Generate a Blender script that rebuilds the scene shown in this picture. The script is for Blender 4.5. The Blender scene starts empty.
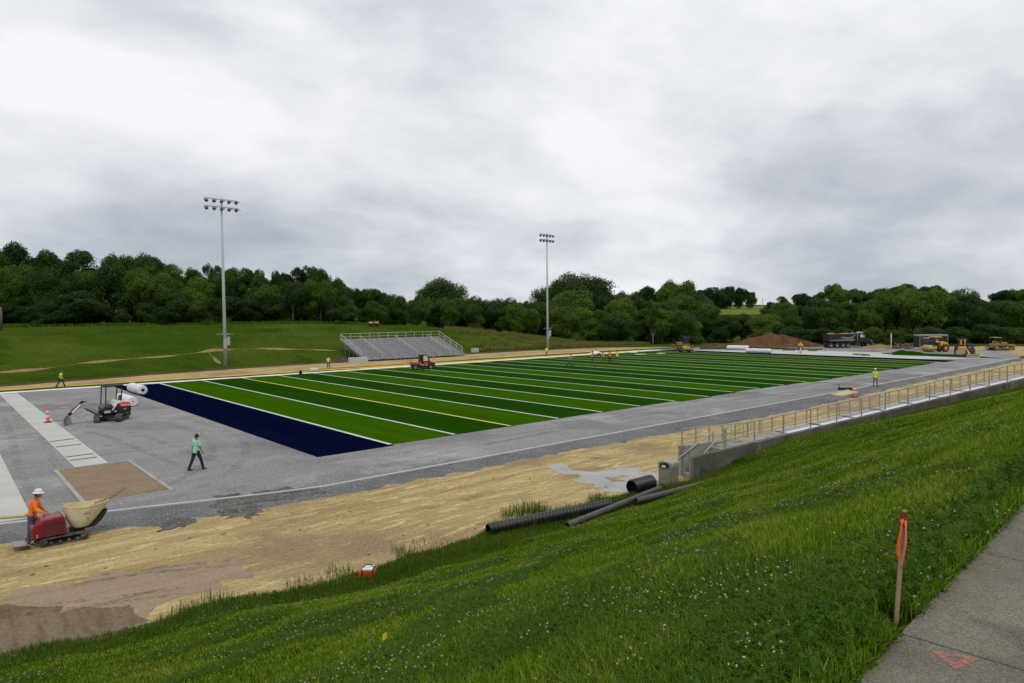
import bpy, math, random
import numpy as np
from mathutils import Vector, Matrix, Euler
from mathutils.geometry import tessellate_polygon

R = math.radians
SC = bpy.context.scene
COL = SC.collection
random.seed(7)
RNG = np.random.default_rng(7)

# ------------------------------------------------------------------ camera (fitted to the pitch markings)
FPX, PITCH, ROLL, YAW, CAMH = 674.467, 0.0380073, -0.0093511, 0.7155892, 7.27615
FW = np.array([math.sin(YAW)*math.cos(PITCH), math.cos(YAW)*math.cos(PITCH), -math.sin(PITCH)])
RT0 = np.array([math.cos(YAW), -math.sin(YAW), 0.0])
UP0 = np.cross(RT0, FW)
RT = RT0*math.cos(ROLL)+UP0*math.sin(ROLL)
UP = -RT0*math.sin(ROLL)+UP0*math.cos(ROLL)
CAM = np.array([0, 0, CAMH])

def ray(px, py):
    return FW*FPX+RT*(px-512)-UP*(py-341.5)
def at(px, py, z=0.0):
    d = ray(px, py); t = (z-CAMH)/d[2]
    return CAM+d*t
def at_depth(px, py, depth):
    d = ray(px, py); return CAM+d*(depth/float(d@FW))
S5 = 4.572
X0, Y0, YW = 19.794, 33.30, 50.2          # goal line, near sideline, width of the turf

# ------------------------------------------------------------------ materials
MATS = {}
def ramp_set(n, stops):
    cr = n.color_ramp
    while len(cr.elements) > len(stops): cr.elements.remove(cr.elements[-1])
    while len(cr.elements) < len(stops): cr.elements.new(0.5)
    for e, (p, c) in zip(cr.elements, stops):
        e.position = p; e.color = (c[0], c[1], c[2], 1)
def new_mat(name):
    m = bpy.data.materials.new(name); m.use_nodes = True
    nt = m.node_tree; b = nt.nodes['Principled BSDF']
    return m, nt, b
def coords(nt, scale=(1, 1, 1), kind='Object', rot=(0, 0, 0)):
    tc = nt.nodes.new('ShaderNodeTexCoord'); mp = nt.nodes.new('ShaderNodeMapping')
    mp.inputs['Scale'].default_value = scale
    mp.inputs['Rotation'].default_value = rot
    nt.links.new(tc.outputs[kind], mp.inputs['Vector'])
    return mp.outputs['Vector']
def noise(nt, vec, scale, detail=4, rough=.55, dist=0):
    n = nt.nodes.new('ShaderNodeTexNoise')
    n.inputs['Scale'].default_value = scale; n.inputs['Detail'].default_value = detail
    n.inputs['Roughness'].default_value = rough; n.inputs['Distortion'].default_value = dist
    nt.links.new(vec, n.inputs['Vector'])
    return n.outputs['Fac']
def cramp(nt, fac, stops):
    n = nt.nodes.new('ShaderNodeValToRGB'); ramp_set(n, stops)
    nt.links.new(fac, n.inputs['Fac']); return n.outputs['Color']
def mixc(nt, fac, a, b, mode='MIX'):
    n = nt.nodes.new('ShaderNodeMix'); n.data_type = 'RGBA'; n.blend_type = mode
    for s, v in ((n.inputs[0], fac), (n.inputs[6], a), (n.inputs[7], b)):
        if hasattr(v, 'links'): nt.links.new(v, s)
        elif isinstance(v, (int, float)): s.default_value = v
        else: s.default_value = (v[0], v[1], v[2], 1)
    return n.outputs[2]
def bumpn(nt, b, h, strength, dist):
    n = nt.nodes.new('ShaderNodeBump'); n.inputs['Strength'].default_value = strength
    n.inputs['Distance'].default_value = dist
    nt.links.new(h, n.inputs['Height']); nt.links.new(n.outputs['Normal'], b.inputs['Normal'])
def mat(name, rgb, rough=.6, metal=0., var=.18, scale=6., bump=0., dirt=0., coat=0.):
    """a painted / moulded / cast surface with uneven tone and optional dust"""
    if name in MATS: return MATS[name]
    m, nt, b = new_mat(name)
    v = coords(nt)
    n1 = noise(nt, v, scale, 5, .6)
    lo = [c*(1-var) for c in rgb]; hi = [min(1, c*(1+var)) for c in rgb]
    c = cramp(nt, n1, [(.3, lo), (.7, hi)])
    if dirt:
        n2 = noise(nt, v, scale*.45, 6, .65, .4)
        f = cramp(nt, n2, [(.5, (0, 0, 0)), (.72, (dirt, dirt, dirt))])
        c = mixc(nt, f, c, (.26, .21, .15))
    nt.links.new(c, b.inputs['Base Color'])
    b.inputs['Roughness'].default_value = rough; b.inputs['Metallic'].default_value = metal
    if coat: b.inputs['Coat Weight'].default_value = coat
    if bump: bumpn(nt, b, noise(nt, v, scale*4, 4), bump, .02)
    MATS[name] = m
    return m
def mat_ground(name, stops, scale=.5, stretch=(1, 1, 1), fine=18., fine_amt=.35, bump=.4, bdist=.03, rough=.9, patches=None, streaks=None, rot=0.0, spec=0.):
    """ground: broad tone from stops, fine grain, optional patches (colour, scale, lo, hi)"""
    m, nt, b = new_mat(name)
    v = coords(nt, stretch, rot=(0, 0, rot)); v0 = coords(nt)
    c = cramp(nt, noise(nt, v, scale, 6, .6, .3), stops)
    if streaks:
        col, st, sc, lo, hi, ro = streaks
        vv = coords(nt, st, rot=(0, 0, ro))
        f = cramp(nt, noise(nt, vv, sc, 5, .6, .5), [(lo, (0, 0, 0)), (hi, (1, 1, 1))])
        c = mixc(nt, f, c, col)
    for p in patches or []:
        col, sc, lo, hi = p
        f = cramp(nt, noise(nt, v0, sc, 6, .62, .3), [(lo, (0, 0, 0)), (hi, (1, 1, 1))])
        c = mixc(nt, f, c, col)
    g = noise(nt, v0, fine, 5, .75)
    k = fine_amt
    gr = cramp(nt, g, [(.3, (1-k, 1-k, 1-k)), (.7, (1+k, 1+k, 1+k))])
    c = mixc(nt, 1.0, c, gr, 'MULTIPLY')
    nt.links.new(c, b.inputs['Base Color'])
    b.inputs['Roughness'].default_value = rough
    b.inputs['Specular IOR Level'].default_value = spec
    if bump: bumpn(nt, b, g, bump, bdist)
    MATS[name] = m
    return m
def mat_leaf(name, stops, rough=.6, transl=.25, island=True):
    m, nt, b = new_mat(name)
    if island:
        g = nt.nodes.new('ShaderNodeNewGeometry'); f0 = g.outputs['Random Per Island']
    oi = nt.nodes.new('ShaderNodeObjectInfo')
    v = coords(nt)
    n1 = noise(nt, v, .5 if not island else 1.2, 4, .6)
    ad = nt.nodes.new('ShaderNodeMath'); ad.operation = 'MULTIPLY_ADD'
    nt.links.new(f0 if island else oi.outputs['Random'], ad.inputs[0]); ad.inputs[1].default_value = .34
    ad2 = nt.nodes.new('ShaderNodeMath'); ad2.operation = 'MULTIPLY'; ad2.inputs[1].default_value = .78
    nt.links.new(n1, ad2.inputs[0]); nt.links.new(ad2.outputs[0], ad.inputs[2])
    c = cramp(nt, ad.outputs[0], stops)
    hs = nt.nodes.new('ShaderNodeHueSaturation')
    mv = nt.nodes.new('ShaderNodeMapRange'); mv.inputs[3].default_value = .62; mv.inputs[4].default_value = 1.45
    nt.links.new(oi.outputs['Random'], mv.inputs[0]); nt.links.new(mv.outputs[0], hs.inputs['Value'])
    mh = nt.nodes.new('ShaderNodeMapRange'); mh.inputs[3].default_value = .515; mh.inputs[4].default_value = .485
    nt.links.new(oi.outputs['Random'], mh.inputs[0]); nt.links.new(mh.outputs[0], hs.inputs['Hue'])
    nt.links.new(c, hs.inputs['Color'])
    nt.links.new(hs.outputs['Color'], b.inputs['Base Color'])
    b.inputs['Roughness'].default_value = rough
    b.inputs['Specular IOR Level'].default_value = .2
    if transl:
        t = nt.nodes.new('ShaderNodeBsdfTranslucent'); mx = nt.nodes.new('ShaderNodeMixShader')
        nt.links.new(hs.outputs['Color'], t.inputs['Color'])
        mx.inputs[0].default_value = transl
        out = nt.nodes['Material Output']
        nt.links.new(b.outputs[0], mx.inputs[1]); nt.links.new(t.outputs[0], mx.inputs[2])
        nt.links.new(mx.outputs[0], out.inputs['Surface'])
    MATS[name] = m
    return m

# ------------------------------------------------------------------ mesh builder
class MB:
    def __init__(s): s.v, s.f, s.sm = [], [], []
    def add(s, vs, fs, smooth=False, M=None):
        o = len(s.v)
        for p in vs:
            p = Vector(p)
            if M is not None: p = M @ p
            s.v.append(tuple(p))
        for f in fs:
            s.f.append([i+o for i in f]); s.sm.append(smooth)
        return s
    def box(s, c, d, rot=(0, 0, 0), M=None):
        m = Matrix.Translation(c) @ Euler(rot).to_matrix().to_4x4()
        if M is not None: m = M @ m
        x, y, z = (k/2 for k in d)
        vs = [(-x, -y, -z), (x, -y, -z), (x, y, -z), (-x, y, -z), (-x, -y, z), (x, -y, z), (x, y, z), (-x, y, z)]
        return s.add(vs, [(0, 3, 2, 1), (4, 5, 6, 7), (0, 1, 5, 4), (1, 2, 6, 5), (2, 3, 7, 6), (3, 0, 4, 7)], False, m)
    def bar(s, a, b, w, h=None, up=(0, 0, 1)):
        a, b = Vector(a), Vector(b); h = h or w
        z = (b-a); L = z.length; z.normalize()
        u = Vector(up)
        if abs(z.dot(u)) > .98: u = Vector((1, 0, 0))
        x = u.cross(z).normalized(); y = z.cross(x)
        m = Matrix((x, y, z)).transposed().to_4x4(); m.translation = (a+b)/2
        return s.box((0, 0, 0), (w, h, L), M=m)
    def loft(s, rings, cap=True, smooth=True, closed=True):
        n = len(rings[0]); vs = [p for r in rings for p in r]; fs = []
        for k in range(len(rings)-1):
            for i in range(n if closed else n-1):
                j = (i+1) % n
                fs.append((k*n+i, k*n+j, (k+1)*n+j, (k+1)*n+i))
        s.add(vs, fs, smooth)
        if cap:
            o = len(s.v)-len(vs)
            s.f.append([o+i for i in range(n)][::-1]); s.sm.append(False)
            s.f.append([o+(len(rings)-1)*n+i for i in range(n)]); s.sm.append(False)
        return s
    def tube(s, pts, r, seg=10, cap=True, ell=1.0):
        pts = [Vector(p) for p in pts]; rings = []
        rs = r if isinstance(r, (list, tuple)) else [r]*len(pts)
        prev = None
        for i, p in enumerate(pts):
            t = (pts[min(i+1, len(pts)-1)]-pts[max(i-1, 0)]).normalized()
            if prev is None:
                u = Vector((0, 0, 1)) if abs(t.z) < .9 else Vector((1, 0, 0))
                x = u.cross(t).normalized()
            else:
                x = (prev-t*prev.dot(t)).normalized()
            prev = x; y = t.cross(x)
            rings.append([p+x*math.cos(2*math.pi*k/seg)*rs[i]+y*math.sin(2*math.pi*k/seg)*rs[i]*ell for k in range(seg)])
        return s.loft(rings, cap)
    def lathe(s, prof, seg=16, M=None, cap=True):
        rings = []
        for r, z in prof:
            ring = [Vector((r*math.cos(2*math.pi*k/seg), r*math.sin(2*math.pi*k/seg), z)) for k in range(seg)]
            if M is not None: ring = [M @ p for p in ring]
            rings.append(ring)
        return s.loft(rings, cap)
    def prism(s, poly, y0, y1, M=None, smooth=False):
        """poly in x,z, extruded along y"""
        n = len(poly)
        vs = [(x, y0, z) for x, z in poly]+[(x, y1, z) for x, z in poly]
        fs = [list(range(n)), list(range(2*n-1, n-1, -1))]
        s.add(vs, fs, False, M)
        o = len(s.v)-2*n
        for i in range(n):
            j = (i+1) % n
            s.f.append([o+j, o+i, o+n+i, o+n+j]); s.sm.append(smooth)
        return s
    def ball(s, c, r, seg=12, rings=8):
        r = r if isinstance(r, (list, tuple)) else (r, r, r)
        c = Vector(c); rr = []
        for k in range(rings+1):
            a = math.pi*k/rings
            q = max(math.sin(a), .02)
            rr.append([c+Vector((r[0]*q*math.cos(2*math.pi*i/seg), r[1]*q*math.sin(2*math.pi*i/seg), -r[2]*math.cos(a))) for i in range(seg)])
        return s.loft(rr)
    def build(s, name, m, parent=None, bevel=0., smooth_all=False, recalc=True):
        me = bpy.data.meshes.new(name); me.from_pydata(s.v, [], s.f)
        me.polygons.foreach_set('use_smooth', [True]*len(s.f) if smooth_all else s.sm)
        if recalc:
            import bmesh
            bm = bmesh.new(); bm.from_mesh(me)
            bmesh.ops.recalc_face_normals(bm, faces=bm.faces)
            bm.to_mesh(me); bm.free()
        me.materials.append(m)
        o = bpy.data.objects.new(name, me); COL.objects.link(o)
        if parent: o.parent = parent
        if bevel:
            md = o.modifiers.new('bevel', 'BEVEL'); md.width = bevel; md.segments = 2
            md.limit_method = 'ANGLE'; md.angle_limit = R(40)
        return o
def np_obj(name, V, F, m, parent=None, smooth=False):
    V = np.asarray(V, np.float32); F = np.asarray(F, np.int32)
    me = bpy.data.meshes.new(name)
    me.vertices.add(len(V)); me.vertices.foreach_set('co', V.ravel())
    k = F.shape[1]
    me.loops.add(F.size); me.loops.foreach_set('vertex_index', F.ravel())
    me.polygons.add(len(F)); me.polygons.foreach_set('loop_start', np.arange(0, F.size, k, dtype=np.int32))
    me.polygons.foreach_set('loop_total', np.full(len(F), k, np.int32))
    if smooth: me.polygons.foreach_set('use_smooth', np.ones(len(F), bool))
    me.update(calc_edges=True)
    me.materials.append(m)
    o = bpy.data.objects.new(name, me); COL.objects.link(o)
    if parent: o.parent = parent
    return o
def thing(name, label, cat, loc=(0, 0, 0), rz=0., group=None):
    o = bpy.data.objects.new(name, None); COL.objects.link(o)
    o.empty_display_size = .2
    o.location = tuple(float(k) for k in loc); o.rotation_euler = (0, 0, rz)
    o['label'] = label; o['category'] = cat
    if group: o['group'] = group
    return o
def tag(o, label, cat, group=None):
    o['label'] = label; o['category'] = cat
    if group: o['group'] = group
    return o
def struct(o, kind='structure'):
    o['kind'] = kind; return o
def text(name, body, size, m, parent, loc, rot, extrude=.002):
    """lettering as a mesh"""
    cu = bpy.data.curves.new(name, 'FONT'); cu.body = body; cu.size = size
    cu.align_x = 'CENTER'; cu.align_y = 'CENTER'; cu.extrude = extrude
    cu.materials.append(m)
    o = bpy.data.objects.new(name, cu); COL.objects.link(o)
    me = bpy.data.meshes.new_from_object(o.evaluated_get(bpy.context.evaluated_depsgraph_get()))
    bpy.data.objects.remove(o); o = bpy.data.objects.new(name, me); COL.objects.link(o)
    if not me.materials: me.materials.append(m)
    o.parent = parent; o.location = loc; o.rotation_euler = rot
    return o
def copy_tree(o, parent=None):
    c = o.copy(); COL.objects.link(c)
    if parent is not None: c.parent = parent
    for ch in list(o.children): copy_tree(ch, c)
    return c
def vnoise(x, y, s, seed=0):
    """cheap smooth pseudo-noise in [-1,1]"""
    a = np.sin(x/s*1.3+seed)+np.sin(y/s*1.7+seed*2.1)+np.sin((x+y)/s*.9+seed*.7)+np.sin((x*.7-y*1.1)/s*1.9+seed*1.3)
    return a/4
def sheet(name, pts, z, m, rough=0., step=.6, kind='structure', seed=1):
    """flat sheet from an outline of x,y; rough = ragged edge amplitude"""
    out = []
    n = len(pts)
    rr = random.Random(seed)
    for i in range(n):
        a, b = np.array(pts[i][:2], float), np.array(pts[(i+1) % n][:2], float)
        L = np.hypot(*(b-a)); k = max(1, int(L/step)) if rough else 1
        nn = np.array([-(b-a)[1], (b-a)[0]])/max(L, 1e-6)
        for j in range(k):
            q = a+(b-a)*j/k
            if rough:
                q = q+nn*(rr.gauss(0, rough*.5)+rough*float(vnoise(q[0], q[1], 1.1, seed)))
            out.append((q[0], q[1], z))
    tris = tessellate_polygon([[Vector(p) for p in out]])
    me = bpy.data.meshes.new(name); 
    fs = []
    for t in tris:
        a, b, c = (Vector(out[i]) for i in t)
        fs.append(t if (b-a).cross(c-a).z > 0 else t[::-1])
    me.from_pydata(out, [], fs); me.materials.append(m)
    o = bpy.data.objects.new(name, me); COL.objects.link(o)
    if kind: o['kind'] = kind
    return o

# ------------------------------------------------------------------ terrain heights
def foot_far(X):
    return np.interp(X, [-300, 6, 22, 36, 63, 92, 109, 130, 170], [88, 92.9, 97.4, 99.8, 102, 103.5, 101, 99, 97])
def hgt(X, Y):
    X = np.asarray(X, float); Y = np.asarray(Y, float)
    f = foot_far(X)+.8
    pl = np.interp(X, [-400, 62, 82, 105, 125, 142], [6.05, 6.05, 5.35, 3.4, .55, 0])
    t = np.clip((Y-f)/(126-f), 0, 1)
    s = np.where(t < 1, .7*t+.3*t*t*(3-2*t), 1)
    z = pl*s+np.where(t > 0, 1, 0)*.12*vnoise(X, Y, 6, 3)*np.minimum(1, t*4)*np.minimum(1, pl)
    r = X*.656+Y*.755
    hill = np.clip((r-195)/150, 0, 1); hill = hill*hill*(3-2*hill)*8.5+np.clip((r-345)/500, 0, 1)*10
    hill = hill*np.clip((X-60)/60, 0, 1)
    return np.maximum(z, 0)*(1-np.clip(hill/9, 0, .6))+hill
def at_terrain(px, py):
    d = ray(px, py); d = d/np.linalg.norm(d)
    t = 5.0
    while t < 900:
        P = CAM+d*t
        if P[2] <= hgt(P[0], P[1]): return np.array([P[0], P[1], float(hgt(P[0], P[1]))])
        t += .15
    return P
Z_CREST = 5.60
def y_edge(X): return np.clip(1.20+.054*(np.asarray(X, float)-3), .5, 2.4)      # near edge of the sidewalk
def y_crest(X): return y_edge(X)+.12
RAMP0 = np.array([24.9, 16.8]); RD = np.array([.9669, -.2552]); RN = np.array([.2552, .9669])
def y_foot(X):
    X = np.asarray(X, float)
    f = np.interp(X, [-60, -8, 1, 2.8, 5, 7.1, 9.7, 13.7, 19.8, 24.9], [17.6, 18.0, 18.2, 17.7, 17.7, 17.4, 17.0, 17.5, 17.6, 16.8])
    f = f+np.where(X < 23, .28*vnoise(X, X*0, .9, 5)+.12*vnoise(X, X*.3, .33, 2), 0)
    return np.where(X > 24.9, np.maximum(16.8-.2639*(X-24.9), 5.2), f)
def bank(X, Y):
    X = np.asarray(X, float); Y = np.asarray(Y, float)
    yf = y_foot(X); f = yf-np.interp(X, [-60, 5, 12, 20, 24.9], [.5, .7, 1.5, 1.5, 0])
    zw = np.interp(X, [24.9, 26.5, 28.5, 30.4, 37, 41.8, 48, 60, 70], [0, .35, .85, 1.22, 1.67, 2.07, 2.5, 3.6, 4.6])
    t = np.clip((f-Y)/(f-y_crest(X)), 0, 1)
    zw = zw+np.where(X > 27, .10, 0)
    z = zw+(Z_CREST-zw)*(t-.03*np.sin(np.pi*t)*(1-t)**.5)+.05*np.clip((yf-Y)/.5, 0, 1)
    e = np.clip(t*6, 0, 1)*np.clip((1-t)*5, 0, 1)
    return z+e*(.045*vnoise(X, Y, 1.3, 1)+.025*vnoise(X, Y, .45, 4))
# ------------------------------------------------------------------ ground and surfaces
g_mown = mat_ground('mown_grass', [(.3, (.026, .054, .005)), (.55, (.042, .076, .007)), (.75, (.065, .090, .014))], scale=.09, stretch=(.5, 1.4, 1), fine=2.2, fine_amt=.34, bump=.5, bdist=.08,
                    patches=[((.074, .094, .016), .05, .48, .70), ((.021, .045, .004), .16, .52, .72), ((.095, .085, .03), .11, .66, .80)])
g_grav = mat_ground('compacted_gravel', [(.3, (.218, .216, .212)), (.7, (.296, .293, .287))], scale=.12, stretch=(.35, 1.2, 1), fine=7, fine_amt=.40, bump=.8, bdist=.03,
                    patches=[((.165, .164, .165), .085, .50, .66), ((.35, .347, .338), .16, .54, .68), ((.17, .168, .166), .5, .60, .72)], streaks=((.20, .197, .192), (.06, 1.3, 1), .9, .54, .70, R(-14)))
g_dgrav = mat_ground('loose_grey_gravel', [(.3, (.115, .117, .122)), (.7, (.20, .20, .205))], scale=.4, fine=11, fine_amt=.55, bump=.9, bdist=.04, patches=[((.26, .25, .235), .35, .55, .75)])
g_tan = mat_ground('straw_covered_dirt', [(.25, (.255, .182, .088)), (.5, (.375, .282, .138)), (.75, (.51, .41, .205))], scale=.55, stretch=(.22, 1.6, 1), fine=7, fine_amt=.3, bump=.8, bdist=.06,
                   patches=[((.275, .205, .125), .16, .50, .64), ((.19, .135, .075), .45, .62, .74)], streaks=((.56, .46, .22), (.6, 2.6, 1), 1.3, .52, .66, R(-4)))
g_bare = mat_ground('bare_graded_dirt', [(.3, (.255, .195, .135)), (.7, (.35, .275, .19))], scale=.6, stretch=(.3, 1.8, 1), fine=9, fine_amt=.22, bump=.7, bdist=.05,
                    streaks=((.19, .14, .095), (.10, 2.2, 1), 1.6, .58, .68, R(3)), patches=[((.22, .165, .115), .4, .55, .7)])
g_sand = mat_ground('brown_pit_sand', [(.3, (.215, .163, .108)), (.7, (.275, .212, .144))], scale=1.1, fine=8, fine_amt=.25, bump=.5, bdist=.03, patches=[((.19, .14, .088), 1.0, .6, .75)])
g_conc = mat_ground('pale_concrete', [(.3, (.42, .43, .40)), (.7, (.50, .505, .48))], scale=.35, fine=14, fine_amt=.10, bump=.15, bdist=.01, rough=.8, patches=[((.36, .365, .34), .5, .58, .8)])
g_walk = mat_ground('weathered_sidewalk_concrete', [(.3, (.155, .142, .116)), (.7, (.215, .197, .163))], scale=1.6, fine=95, fine_amt=.62, bump=.8, bdist=.008, rough=.85,
                    patches=[((.125, .113, .091), 2.2, .55, .75), ((.30, .275, .23), 55., .66, .74)])
g_lt = mat_ground('light_green_turf', [(.3, (.025, .076, .0012)), (.7, (.037, .100, .0018))], scale=.3, stretch=(3, .2, 1), fine=6, fine_amt=.16, bump=.3, bdist=.02)
g_dk = mat_ground('dark_green_turf', [(.3, (.0100, .042, .0018)), (.7, (.0155, .057, .0026))], scale=.3, stretch=(3, .2, 1), fine=6, fine_amt=.16, bump=.3, bdist=.02)
g_nv = mat_ground('navy_turf', [(.3, (.0015, .003, .016)), (.7, (.0026, .0046, .023))], scale=.3, stretch=(3, .2, 1), fine=6, fine_amt=.2, bump=.3, bdist=.02)
g_ol = mat_ground('olive_green_turf', [(.3, (.02, .055, .008)), (.7, (.035, .085, .012))], scale=.3, fine=6, fine_amt=.2, bump=.3)
g_ye = mat_ground('yellow_turf', [(.3, (.50, .33, .02)), (.7, (.62, .42, .035))], scale=.3, fine=6, fine_amt=.12, bump=.2)
g_wh = mat_ground('white_turf', [(.3, (.60, .61, .64)), (.7, (.74, .75, .78))], scale=.4, fine=8, fine_amt=.10, bump=.3, bdist=.03)
g_line = mat_ground('white_line_turf', [(.3, (.50, .54, .50)), (.7, (.60, .63, .60))], scale=.6, fine=8, fine_amt=.10, bump=.1)
g_yline = mat_ground('pale_yellow_line_turf', [(.3, (.60, .52, .20)), (.7, (.70, .60, .27))], scale=.6, fine=8, fine_amt=.10, bump=.1)
g_soil = mat_ground('dark_soil', [(.3, (.06, .042, .028)), (.7, (.13, .092, .055))], scale=1.2, fine=8, fine_amt=.4, bump=1, bdist=.1)
g_trail = mat_ground('worn_dirt_trail', [(.3, (.20, .135, .065)), (.7, (.30, .215, .11))], scale=1.2, fine=6, fine_amt=.3, bump=.6, bdist=.06)
g_churn = mat_ground('churned_dark_gravel', [(.3, (.095, .088, .078)), (.7, (.20, .19, .172))], scale=1.6, fine=7, fine_amt=.5, bump=1, bdist=.1)
g_mud = mat_ground('wet_grey_mud', [(.3, (.20, .185, .172)), (.7, (.34, .33, .325))], scale=.9, fine=9, fine_amt=.2, bump=.3, bdist=.02, rough=.30, spec=.5)
g_bank = mat_ground('bank_turf_soil', [(.3, (.022, .040, .004)), (.5, (.040, .075, .006)), (.72, (.060, .10, .010))], scale=.8, fine=22, fine_amt=.5, bump=1., bdist=.06, patches=[((.07, .062, .03), 1.4, .66, .8)])
g_mead = mat_ground('hay_meadow', [(.3, (.10, .135, .025)), (.7, (.155, .185, .045))], scale=.04, fine=.8, fine_amt=.2, bump=.3)

def axis(lo, hi, dense, step, grow=1.22):
    a = list(np.arange(dense[0], dense[1]+1e-6, step))
    s = step; x = a[0]
    while x > lo: s *= grow; x -= s; a.insert(0, x)
    s = step; x = a[-1]
    while x < hi: s *= grow; x += s; a.append(x)
    return np.array(a)
xs = axis(-900, 1500, (-30, 175), 1.6); ys = axis(-900, 1500, (88, 135), 1.1)
GX, GY = np.meshgrid(xs, ys, indexing='ij')
GZ = hgt(GX, GY)-.03
nx, ny = GX.shape
idx = np.arange(nx*ny).reshape(nx, ny)
F = np.stack([idx[:-1, :-1], idx[1:, :-1], idx[1:, 1:], idx[:-1, 1:]], -1).reshape(-1, 4)
struct(np_obj('ground', np.stack([GX, GY, GZ], -1).reshape(-1, 3), F, g_mown, smooth=True))

# gravel apron round the turf, dark gravel edge, straw dirt lane
struct(sheet('gravel_apron', [(-60, 30.4), (1.8, 30.0), (6, 28.9), (8.6, 28.1), (12.7, 27.1), (90, 27.0), (128, 27.4), (150, 30), (156, 46), (150, 62), (140, 78), (122, 92), (112, 89.5), (60, 86), (-60, 86)], .0, g_grav, .12, 1.2, seed=3))
struct(sheet('gravel_strip', [(-60, 27.6), (1.6, 27.3), (5.1, 26.1), (11.8, 25.1), (19.6, 24.9), (25.7, 24.9), (35.5, 24.3), (48.4, 23.6), (75.7, 24.6), (100, 25.0), (128, 25.6), (128, 27.25), (90, 26.85), (12.7, 26.95), (8.6, 27.95), (6, 28.75), (1.8, 29.85), (-60, 30.2)], .004, g_dgrav, .16, .5, seed=4))
struct(sheet('dirt_lane', [(-60, 16), (24, 15.4), (40, 8), (70, 4), (170, 4), (170, 40), (152, 52), (148, 34), (128, 25.5), (100, 25.2), (75.7, 24.8), (48.4, 23.8), (35.5, 24.5), (25.7, 25.1), (19.6, 25.1), (11.8, 25.3), (5.1, 26.3), (1.6, 27.5), (-60, 27.8)], .008, g_tan, .22, .5, seed=5))
bp = [at(*p) for p in [(-160, 700), (-160, 618), (0, 598), (45, 590), (110, 574), (170, 566), (235, 566), (262, 572), (225, 590), (170, 606), (120, 640), (0, 680)]]
struct(sheet('bare_dirt', bp, .012, g_bare, .42, .35, seed=6))
struct(sheet('shaded_scarp_soil', [at(*p) for p in [(-160, 640), (-60, 618), (0, 609), (40, 607), (62, 607), (78, 613), (98, 611), (118, 609), (138, 613), (150, 621), (130, 634), (100, 642), (40, 652), (0, 664), (-160, 700)]], .016, mat_ground('disturbed_soil_scarp_shade', [(.3, (.195, .150, .102)), (.7, (.275, .215, .148))], scale=.7, stretch=(1.6, .4, 1), fine=9, fine_amt=.3, bump=1, bdist=.08, streaks=((.14, .104, .068), (3, .5, 1), 1.4, .46, .74, R(20))), .25, .3, seed=31))  # flat disturbed soil; the scarp's shading is put into its darker colour
mp = [at(*p) for p in [(548, 468), (560, 464), (575, 470), (592, 472), (612, 468), (632, 467), (640, 471), (655, 473), (668, 466), (674, 470), (668, 478), (652, 480), (636, 478), (645, 486), (634, 493), (610, 491), (596, 484), (575, 483), (580, 476), (562, 473)]]
struct(sheet('wet_mud', mp, .014, g_mud, .26, .22, seed=8))
for k, pl in enumerate([[(606, 478), (620, 475), (634, 477), (625, 481), (612, 482)], [(262, 492), (285, 488), (322, 487), (326, 493), (300, 497), (270, 499), (258, 503), (250, 497)], [(216, 500), (236, 494), (252, 500), (262, 512), (246, 520), (226, 517)], [(150, 524), (176, 518), (196, 521), (184, 530), (156, 533)]]):
    struct(sheet('straw_patch' if k == 0 else 'churned_gravel', [at(*p) for p in pl], .018+.001*k, g_tan if k == 0 else g_churn, .30, .18, seed=20+k))

# near kerb of the apron
def kerb(name, pts, w, h, m, z0=-.02):
    b = MB(); n = len(pts)
    P = [np.array(p[:2], float) for p in pts]
    rings = []
    for i in range(n):
        t = P[min(i+1, n-1)]-P[max(i-1, 0)]; t /= np.hypot(*t); nn = np.array([-t[1], t[0]])*w/2
        a, c = P[i]-nn, P[i]+nn
        rings.append([Vector((a[0], a[1], z0)), Vector((c[0], c[1], z0)), Vector((c[0], c[1], h)), Vector((a[0], a[1], h))])
    b.loft(rings, smooth=False)
    return struct(b.build(name, m))
kerb('kerb', [(-60, 30.3), (1.8, 29.95), (6, 28.85), (8.6, 28.05), (10.6, 27.5), (12.7, 27.05), (50, 26.95), (90, 26.95), (128, 27.3)], .16, .05, g_conc)

# long-jump runway, pit with its kerb, slab
struct(sheet('runway', [(5.3, 83.4), (6.75, 83.4), (6.8, 39.15), (5.35, 39.15)], .010, g_conc, .0))
struct(sheet('concrete_slab', [(-4, 52), (2.9, 52), (2.75, 30.25), (-4, 30.9)], .010, g_conc, .0))
struct(sheet('pit_sand', [(4.62, 38.85), (7.6, 38.85), (7.6, 31.15), (4.62, 31.15)], .012, g_sand, .03, .4, seed=9))
g_pk = mat_ground('grey_kerb_concrete', [(.3, (.30, .305, .295)), (.7, (.37, .375, .36))], scale=.8, fine=14, fine_amt=.15)
kerb('pit_kerb', [(4.53, 38.95), (4.53, 31.0)], .17, .035, g_pk)
kerb('pit_kerb', [(7.69, 38.95), (7.69, 31.0)], .17, .035, g_pk)
kerb('pit_kerb', [(4.45, 30.94), (7.77, 30.94)], .117, .033, g_pk)
kerb('pit_kerb', [(4.45, 39.01), (7.77, 39.01)], .117, .033, g_pk)
bd = mat('black_rubber', (.012, .012, .013), .75, var=.3)
dk = mat('dark_board_steel', (.11, .11, .10), .7)
for (a, b_) in [((50, 442), (74, 439)), ((56, 447.5), (81, 444.5)), ((66, 457.5), (93, 454)), ((70, 460.8), (97, 457.5))]:
    A, B_ = at(*a), at(*b_)
    o = MB().bar((A[0], A[1], .025), (B_[0], B_[1], .025), .10, .03).build('takeoff_board', dk)
    tag(o, 'dark takeoff strip set across the pale concrete runway', 'takeoff board', 'takeoff strips on the runway')

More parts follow.
